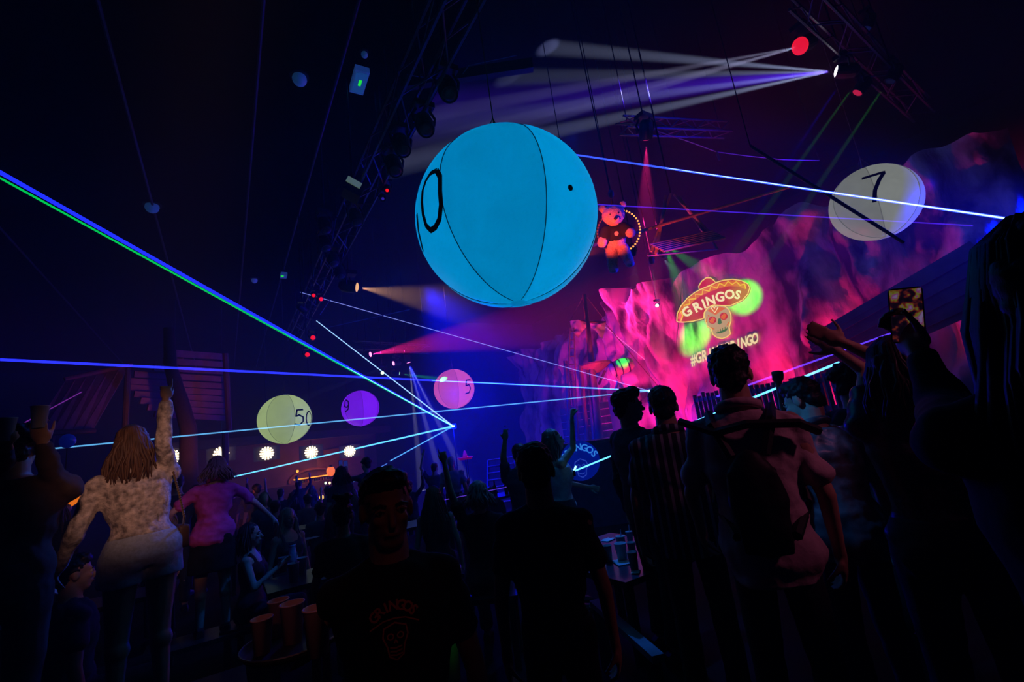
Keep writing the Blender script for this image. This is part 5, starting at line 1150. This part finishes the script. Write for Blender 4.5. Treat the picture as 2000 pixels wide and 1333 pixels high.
PEO['right'] = person('tall long haired woman in black filming with a phone at right', 1978, 438, 0.82, -25, base=PLAT, sex='f', topm=C_BLACK, top='long', hair='long', hairmat=H_BLACK, hlen=0.42, sk=SK_M, vox=0.008, arms=(dict(e=(1855, 800, 1.0), w=(1800, 700, 1.08)), ((0.3, 0.1, -1), (0.1, 0.4, -1))), hands=('grip', 'relaxed'), palm=((-1, 0.3, 0), None), head=(-12, 4, 0))
PEO['hand'] = person('short person behind the shiny shirt man raising a fist', 1512, 800, 3.4, 0, base=PLAT, topm=C_BLACK, hair='short', sk=SK_T, vox=0.01, arms=(None, dict(e=(1524, 800, 3.2), w=(1521, 752, 3.2))), hands=('relaxed', 'fist'))
PEO['tank'] = person('woman in white tank top punching the air with a bracelet', 1078, 838, 4.9, 72, h=1.77, sex='f', topm=C_WHITE, top='tank', hair='long', hairmat=H_BROWN, hlen=0.22, sk=SK_L, vox=0.008, head=(10, 4, 0), arms=(((-0.2, 0.5, -0.8), (0.2, 0.9, -0.3)), dict(e=(1119, 876, 4.75), w=(1117, 818, 4.8))), hands=('grip', 'fist'), eyes=True)
PEO['arm985'] = person('person half hidden by the man in black with one bent arm up', 1012, 868, 5.2, 10, h=1.70, topm=C_NAVY, hair='short', sk=SK_T, vox=0.012, arms=(dict(e=(983, 893, 5.1), w=(986, 862, 5.1)), None), hands=('open', 'relaxed'))
PEO['bob'] = person('woman with pink tipped blond bob and black top pointing up', 932, 940, 4.0, 8, h=1.66, seat=0.5, sex='f', topm=C_BLACK, hair='bob', hairmat=mat('hair_pink_blond', (0.45, 0.24, 0.26), 0.5, var=0.5, scale=14, stretch=(3, 3, 0.2)), hlen=0.13, sk=SK_L, vox=0.008, arms=(dict(e=(880, 962, 3.9), w=(868, 905, 3.95)), None), hands=('point', 'relaxed'), lean=(2, 0))
PEO['longh'] = person('seated woman with very long wavy hair beside the pointing arm', 845, 950, 5.0, 5, h=1.66, seat=0.45, sex='f', topm=C_RED, top='tank', hair='wavy', hairmat=H_BROWN, hlen=0.42, sk=SK_L, vox=0.01)
PEO['laugh'] = person('laughing dark haired woman in profile with hand on her chest', 490, 1022, 4.6, 105, h=1.66, seat=0.45, sex='f', topm=C_RED, top='tank', hair='wavy', hairmat=H_BLACK, hlen=0.2, sk=SK_L, vox=0.008, eyes=True, arms=(((-0.4, 0.2, -0.9), (0.7, 0.6, 0.3)), ((0.4, 0.35, -0.8), (-0.5, 0.7, 0.5))), hands=('open', 'open'))
PEO['blonde'] = person('seated woman with long straight blond hair facing the table', 562, 993, 5.5, 150, h=1.68, seat=0.45, sex='f', topm=C_GREY, top='tank', hair='long', hairmat=H_BLOND, hlen=0.36, sk=SK_L, vox=0.009, eyes=True)
PEO['bun'] = person('person with messy dark hair bun left of the server', 668, 978, 3.5, 10, h=1.62, seat=0.5, sex='f', topm=C_BROWN, hair='bun', sk=SK_M, vox=0.01)
PEO['edge'] = person('dark dressed person at the left edge lifting a cup', 42, 838, 2.4, 15, h=1.62, topm=C_BROWN, top='long', hair='curly', sk=SK_M, vox=0.009, arms=(dict(e=(5, 915, 2.3), w=(8, 880, 2.2)), dict(e=(100, 925, 2.35), w=(84, 868, 2.3))), hands=('grip', 'grip'), lean=(4, 0), build=1.1)
PEO['seatman'] = person('man with a dim blue lit face sitting at lower left', 148, 1085, 3.0, 80, h=1.70, seat=0.45, topm=C_NAVY, hair='short', sk=SK_M, vox=0.009, eyes=True)
PEO['phoneA'] = person('silhouetted woman holding a phone up before the laser, left of the pair', 664, 912, 7.4, -25, h=1.68, sex='f', topm=C_NAVY, hair='wavy', hlen=0.2, vox=0.015, arms=(None, ((0.3, 0.7, 0.1), (0.1, 0.5, 0.9))), hands=('relaxed', 'grip'), wr=0.01)
PEO['phoneB'] = person('silhouetted taller woman with big hair, right of the phone pair', 714, 896, 8.9, -40, h=1.74, sex='f', topm=C_NAVY, hair='curly', vox=0.015, arms=(((-0.3, 0.7, 0.0), (0.1, 0.5, 0.8)), None), wr=0.01)
PEO['hazeA'] = person('hazy blue dancer with one arm up under the laser glare', 848, 905, 10.5, 20, h=1.70, topm=C_NAVY, hair='short', vox=0.018, arms=(dict(e=(822, 915, 10.4), w=(826, 893, 10.4)), None), hands=('open', 'relaxed'))
PEO['hazeB'] = person('hazy blue dancer in a pale cap beside the pointing hand', 880, 893, 9.5, 10, h=1.72, topm=cloth('pale_blue', (0.25, 0.28, 0.4)), hair='short', hairmat=mat('pale_cap_cloth', (0.4, 0.42, 0.5), 0.8), vox=0.018)
# far crowd
protos = []
for i, (fc, sx_, hr, ar) in enumerate(((0, 'm', 'short', None), (20, 'f', 'long', None), (-30, 'm', 'curly', ((0.4, 0.5, 0.3), (0.1, 0.3, 1))), (170, 'f', 'wavy', None), (10, 'm', 'short', ((0.6, 0.1, 0.7), (-0.1, 0.1, 1))))):
    protos.append((fc, sx_, hr, ar))
crowd_px = [(346, 926, 6.5), (384, 948, 7.5), (500, 948, 9), (516, 962, 7.2), (548, 955, 9.5), (538, 978, 6.8), (572, 962, 10), (600, 968, 9), (610, 948, 12), (585, 940, 13), (640, 950, 11), (655, 985, 6.8), (625, 985, 7), (690, 955, 9), (735, 945, 10.5), (300, 955, 8), (110, 965, 5.2), (60, 970, 5.6), (318, 985, 5.5), (800, 940, 10), (910, 935, 10), (960, 950, 9), (770, 960, 8.5), (480, 965, 10.5), (455, 955, 11)]
made = {}
for i, (px, py, d) in enumerate(crowd_px):
    k = i % 5; fc, sx_, hr, ar = protos[k]; rank = sorted(crowd_px[k::5]).index((px, py, d)); lb = '%s, %s such from left in far crowd' % (('short haired guest in navy', 'long haired woman in black', 'curly haired guest in grey raising a hand', 'wavy haired woman in slate blue', 'guest in dark top stretching an arm up')[k], ORD[rank]); tp = at(px, py, d)
    if k not in made:
        P = person(lb, px, py, d, fc, h=max(1.5, min(1.82, tp.z)), sex=sx_, topm=(C_NAVY, C_BLACK, C_GREY, cloth('slate', (0.08, 0.10, 0.16)), C_DARK)[k], hair=hr, hairmat=(H_BLACK, H_BROWN, H_BLACK, H_DBL, H_BROWN)[k], vox=0.02, group='crowd before the bar', arms=(None, ar), top=('tshirt', 'long', 'tshirt', 'tshirt', 'long')[k]); made[k] = (P['root'], P['s'] * 1.75)
    else:
        src, h0 = made[k]; o = copy_tree(src); o['label'] = lb; hh = tp.z; f = hh / h0 if tp.z > 1.2 else 1.0; f = max(0.85, min(1.1, f)); o.scale = (f, f, f); o.location = (tp.x, tp.y, tp.z - h0 * f); o.rotation_euler = (0, 0, math.atan2(tp.y, tp.x) - math.pi / 2 + random.uniform(-0.8, 0.8))

# ------------------------------------------------------------------ what people hold, wear and stand on
def bench_under(P, label, lx=0.9, ly=0.36):
    z = P['org'].z; o = P['org']
    return table(o.x, o.y, lx, ly, z, label, cat='bench', name='bench')
bench_under(PEO['lace'], 'bench the lace top woman stands on', 1.1, 0.4); bench_under(PEO['purple'], 'bench the magenta shirt woman stands on', 1.0, 0.4); bench_under(PEO['edge'], 'bench under the person at the left edge', 0.9, 0.5)
for k, lb in (('bob', 'bench under the pink tipped bob woman'), ('longh', 'bench under the very long haired woman'), ('laugh', 'bench under the laughing woman'), ('blonde', 'bench under the straight blond woman'), ('bun', 'bench under the messy bun'), ('seatman', 'bench under the man at lower left')):
    P = PEO[k]; zz = P['org'].z + 0.82 * P['s']; table(P['org'].x, P['org'].y, 0.5, 0.4, zz, lb, rz=P['root'].rotation_euler.z, cat='bench', name='bench')
# printed logo on the server's shirt
P = PEO['server']; s = P['s']
def chest(x, z, o=0.0):
    hx, hy = 0.195 * 0.9, 0.142 * 0.9; y = hy * math.sqrt(max(0.0, 1 - (x / hx) ** 2)); return (P['bend'](Vector((x, y + 0.016 + o, z)) * s))
m_pr = mat('faded_red_print', (0.75, 0.22, 0.14), 0.8)
def chest_part(m_, nm='shirt_print'): o = m_.build(nm, m_pr); o.parent = P['shirt']; return o
for i, ch in enumerate('GRINGOS'):
    a = math.radians(90 + (i - 3) * 18); tv, tf = text2d(ch, 0.037, 0.0012); m_ = MB(); ca = a - math.pi / 2
    m_.add([chest(math.cos(a) * 0.054 - x * math.cos(ca) - y * math.sin(ca), 1.325 + math.sin(a) * 0.045 - x * math.sin(ca) + y * math.cos(ca)) for x, y in tv], tf); chest_part(m_)
def och(x, y, o): return chest(-x * 0.75, 1.305 + y * 0.75, 0.002)
chest_part(ribbon([(-0.04, 0.03), (-0.045, 0.0), (-0.03, -0.035), (-0.025, -0.065), (0, -0.08), (0.025, -0.065), (0.03, -0.035), (0.045, 0.0), (0.04, 0.03), (0, 0.045)], 0.003, 0, och, True))
for sg in (-1, 1): chest_part(ribbon(ring2(0.018 * sg, 0.0, 0.011, 0.010, 10), 0.0025, 0, och, True))
for zz in (-0.04, -0.052, -0.064): chest_part(ribbon([(-0.022, zz + 0.004), (0, zz), (0.022, zz + 0.004)], 0.0028, 0, och))
chest_part(ribbon([(-0.006, -0.024), (0, -0.012), (0.006, -0.024)], 0.003, 0, och)); chest_part(ribbon([(-0.09, 0.03), (-0.04, 0.055), (0.0, 0.06), (0.04, 0.055), (0.09, 0.03)], 0.0025, 0, och))
# tray with cups carried by the server
tc = at(572, 1262, 1.74); r = empty('serving_tray', tc); tag(r, 'black serving tray carried by the server', 'tray')
MB().lathe([(0.0, 0.0), (0.165, 0.0), (0.18, 0.022), (0.175, 0.024), (0.16, 0.006), (0.0, 0.006)], 28).build('tray_dish', M_blackp, r, True); MB().path([Vector((math.cos(a) * 0.178, math.sin(a) * 0.178, 0.024)) for a in [2 * math.pi * i / 28 for i in range(29)]], 0.004, n=5).build('tray_rim', M_steel, r)
for px, py, h, rr, lb, dd in ((621, 1252, 0.155, 0.048, 'nearest large cup on the tray beside the server', 1.62), (512, 1250, 0.12, 0.038, 'leftmost cup on the serving tray', 1.70), (572, 1247, 0.14, 0.045, 'middle blurred cup on the serving tray', 1.76), (545, 1245, 0.135, 0.04, 'cup between the leftmost and middle cups on the tray', 1.84)):
    q = at(px, py, dd); cup(Vector((q.x, q.y, tc.z + 0.007)), h, rr, lb, M_cupr, 'cups on the serving tray', drink=False)
q = at(625, 1128, 1.9); r = empty('bent_straw', Vector((q.x, q.y, tc.z + 0.02)))
bpy.data.objects.remove(r)
# backpack and straps
P = PEO['pack']; s = P['s']; r = empty('backpack', P['org'], P['root'].rotation_euler.z); tag(r, 'slim black bag with straps on the back of the rose shirt man', 'backpack')
g = MB(); g.ell(Vector((0.0, -0.20, 1.13)) * s, (0.105 * s, 0.06 * s, 0.20 * s)); g.box(Vector((0, -0.19, 1.10)) * s, (0.17 * s, 0.09 * s, 0.30 * s)); o = link('bag', remesh(g, 0.012, 3, lambda co: noise.noise(co * 14) * 0.008), r); o.data.materials.append(cloth('black_nylon', (0.012, 0.012, 0.013), 0.6))
for sg in (-1, 1): MB().path([Vector((sg * 0.06, -0.17, 1.30)) * s, Vector((sg * 0.11, -0.12, 1.43)) * s, Vector((sg * 0.12, -0.02, 1.475)) * s, Vector((sg * 0.13, 0.10, 1.42)) * s, Vector((sg * 0.15, 0.15, 1.25)) * s, Vector((sg * 0.17, 0.05, 1.08)) * s, Vector((sg * 0.1, -0.16, 1.0)) * s], 0.02 * s, n=6).build('strap', MATS['cloth_black_nylon'], r)
MB().path([Vector((-0.24, -0.06, 1.46)) * s, Vector((-0.1, -0.145, 1.40)) * s, Vector((0.02, -0.155, 1.42)) * s, Vector((0.2, -0.13, 1.40)) * s, Vector((0.26, -0.08, 1.36)) * s], 0.018 * s, n=6).build('cross_strap', MATS['cloth_black_nylon'], r)
# phone
pc = at(1771, 616, 1.12); r = empty('smartphone', pc); tag(r, 'smartphone showing the colourful stage, held up at right', 'phone'); M4 = face_cam(pc) @ Matrix.Rotation(math.radians(-10), 4, 'Z')
r.matrix_world = Matrix.Translation(pc) @ M4
g = MB(); pts = []
W2, H2, cr = 0.033, 0.068, 0.010
for (cx_, cy_, a0) in ((W2 - cr, H2 - cr, 0), (-(W2 - cr), H2 - cr, 90), (-(W2 - cr), -(H2 - cr), 180), (W2 - cr, -(H2 - cr), 270)):
    for k in range(5): a = math.radians(a0 + 22.5 * k); pts.append((cx_ + math.cos(a) * cr, cy_ + math.sin(a) * cr))
g.loft([[Vector((x, y, -0.004)) for x, y in pts], [Vector((x, y, 0.004)) for x, y in pts]]); g.build('case', M_blackp, r)
scr = bpy.data.materials.new('phone_screen'); scr.use_nodes = True; nt = scr.node_tree; bs = nt.nodes['Principled BSDF']; bs.inputs['Base Color'].default_value = (0.01, 0.01, 0.01, 1)
tcn = nt.nodes.new('ShaderNodeTexCoord'); nz = nt.nodes.new('ShaderNodeTexNoise'); nz.inputs['Scale'].default_value = 55; nz.inputs['Detail'].default_value = 1.5; rp = nt.nodes.new('ShaderNodeValToRGB'); cr_ = rp.color_ramp
cr_.elements[0].position = 0.36; cr_.elements[0].color = (0.005, 0.003, 0.01, 1); cr_.elements[1].position = 0.72; cr_.elements[1].color = (0.35, 0.25, 0.5, 1)
for pos, c in ((0.47, (0.02, 0.004, 0.02, 1)), (0.54, (0.25, 0.03, 0.02, 1)), (0.60, (0.25, 0.28, 0.03, 1)), (0.66, (0.35, 0.05, 0.25, 1))):
    e = cr_.elements.new(pos); e.color = c
nt.links.new(tcn.outputs['Object'], nz.inputs['Vector']); nt.links.new(nz.outputs['Fac'], rp.inputs[0]); nt.links.new(rp.outputs[0], bs.inputs['Emission Color']); bs.inputs['Emission Strength'].default_value = 0.32; scr.cycles.emission_sampling = 'NONE'
MB().box((0, 0.0, 0.0045), (0.060, 0.128, 0.001)).build('screen', scr, r)
# glow stick, held cups, bag
q = at(1121, 920, 4.5); q2 = at(1125, 911, 4.5); r = empty('light_stick', q); tag(r, 'short glowing cyan light stick held by the tank top woman', 'light stick'); o = MB().tube((0, 0, 0), q2 - q, 0.009, n=8).build('glow_tube', glow('cyan_stick', (0.25, 0.85, 1.0), 3), r); MB().tube((0, 0, -0.05), (0, 0, 0.005), 0.012, n=8).build('handle', M_blackp, r)
P = PEO['edge']
for i, lb in ((0, 'pale blue cup lifted at the left edge'), (1, 'small cup in the raised right hand at the left edge')):
    q = P['w'](P['WR'][i] + P['FD'][i] * 0.09); cup(q + Vector((0, 0, 0.0)), 0.11, 0.036, lb, M_cupw, drink=False)
P = PEO['lace']; s = P['s']; r = empty('shoulder_bag', P['org'], P['root'].rotation_euler.z); tag(r, 'small brown shoulder bag on a chain at the lace top woman side', 'bag')
g = MB(); g.box(Vector((0.21, 0.02, 0.97)) * s, (0.07 * s, 0.19 * s, 0.15 * s)); o = link('pouch', remesh(g, 0.012, 3), r); o.data.materials.append(mat('brown_leather', (0.10, 0.05, 0.03), 0.5))
cp = [Vector((0.12, -0.13, 1.40)) * s, Vector((0.15, -0.15, 1.25)) * s, Vector((0.19, -0.12, 1.10)) * s, Vector((0.215, -0.03, 1.03)) * s]
cl = MB()
for a_, b_ in zip(cp, cp[1:]):
    for k in range(9): cl.ell(a_.lerp(b_, k / 9), (0.008, 0.008, 0.010), u=6, w=4)
o = cl.build('chain', mat('brass_chain', (0.5, 0.35, 0.15), 0.3, metal=0.8), r)
q = at(132, 862, 4.2); r = empty('balloon', q); tag(r, 'small shiny blue balloon left of the lace top woman', 'balloon'); MB().ell((0, 0, 0), (0.06, 0.06, 0.065), u=16, w=10).build('skin', mat('blue_latex', (0.03, 0.04, 0.6), 0.15, spec=0.8, emis=(0.0, 0.005, 0.12), estr=0.4), r, True); MB().tube((0, 0, -0.065), (0, 0, -q.z), 0.004, n=4).build('stick', M_black, r)
P = PEO['tank']; q = P['WR'][1]; o = MB().tube(q - P['FD'][1] * 0.03, q - P['FD'][1] * 0.015, 0.032, n=14).build('bracelet', mat('bracelet_metal', (0.4, 0.4, 0.5), 0.3, metal=0.7), P['root'])
for k in ('phoneA', 'phoneB'):
    P = PEO[k]; i = 1 if k == 'phoneA' else 0; q = P['w'](P['WR'][i] + P['FD'][i] * 0.12); r = empty('smartphone', q); tag(r, 'dim phone held up by the %s of the silhouetted pair' % ('left' if i else 'right'), 'phone'); MB().box((0, 0, 0), (0.075, 0.01, 0.15)).build('case', M_blackp, r); MB().box((0, -0.006, 0), (0.068, 0.002, 0.14)).build('screen', glow('dim_screen', (0.02, 0.03, 0.3), 0.5), r)
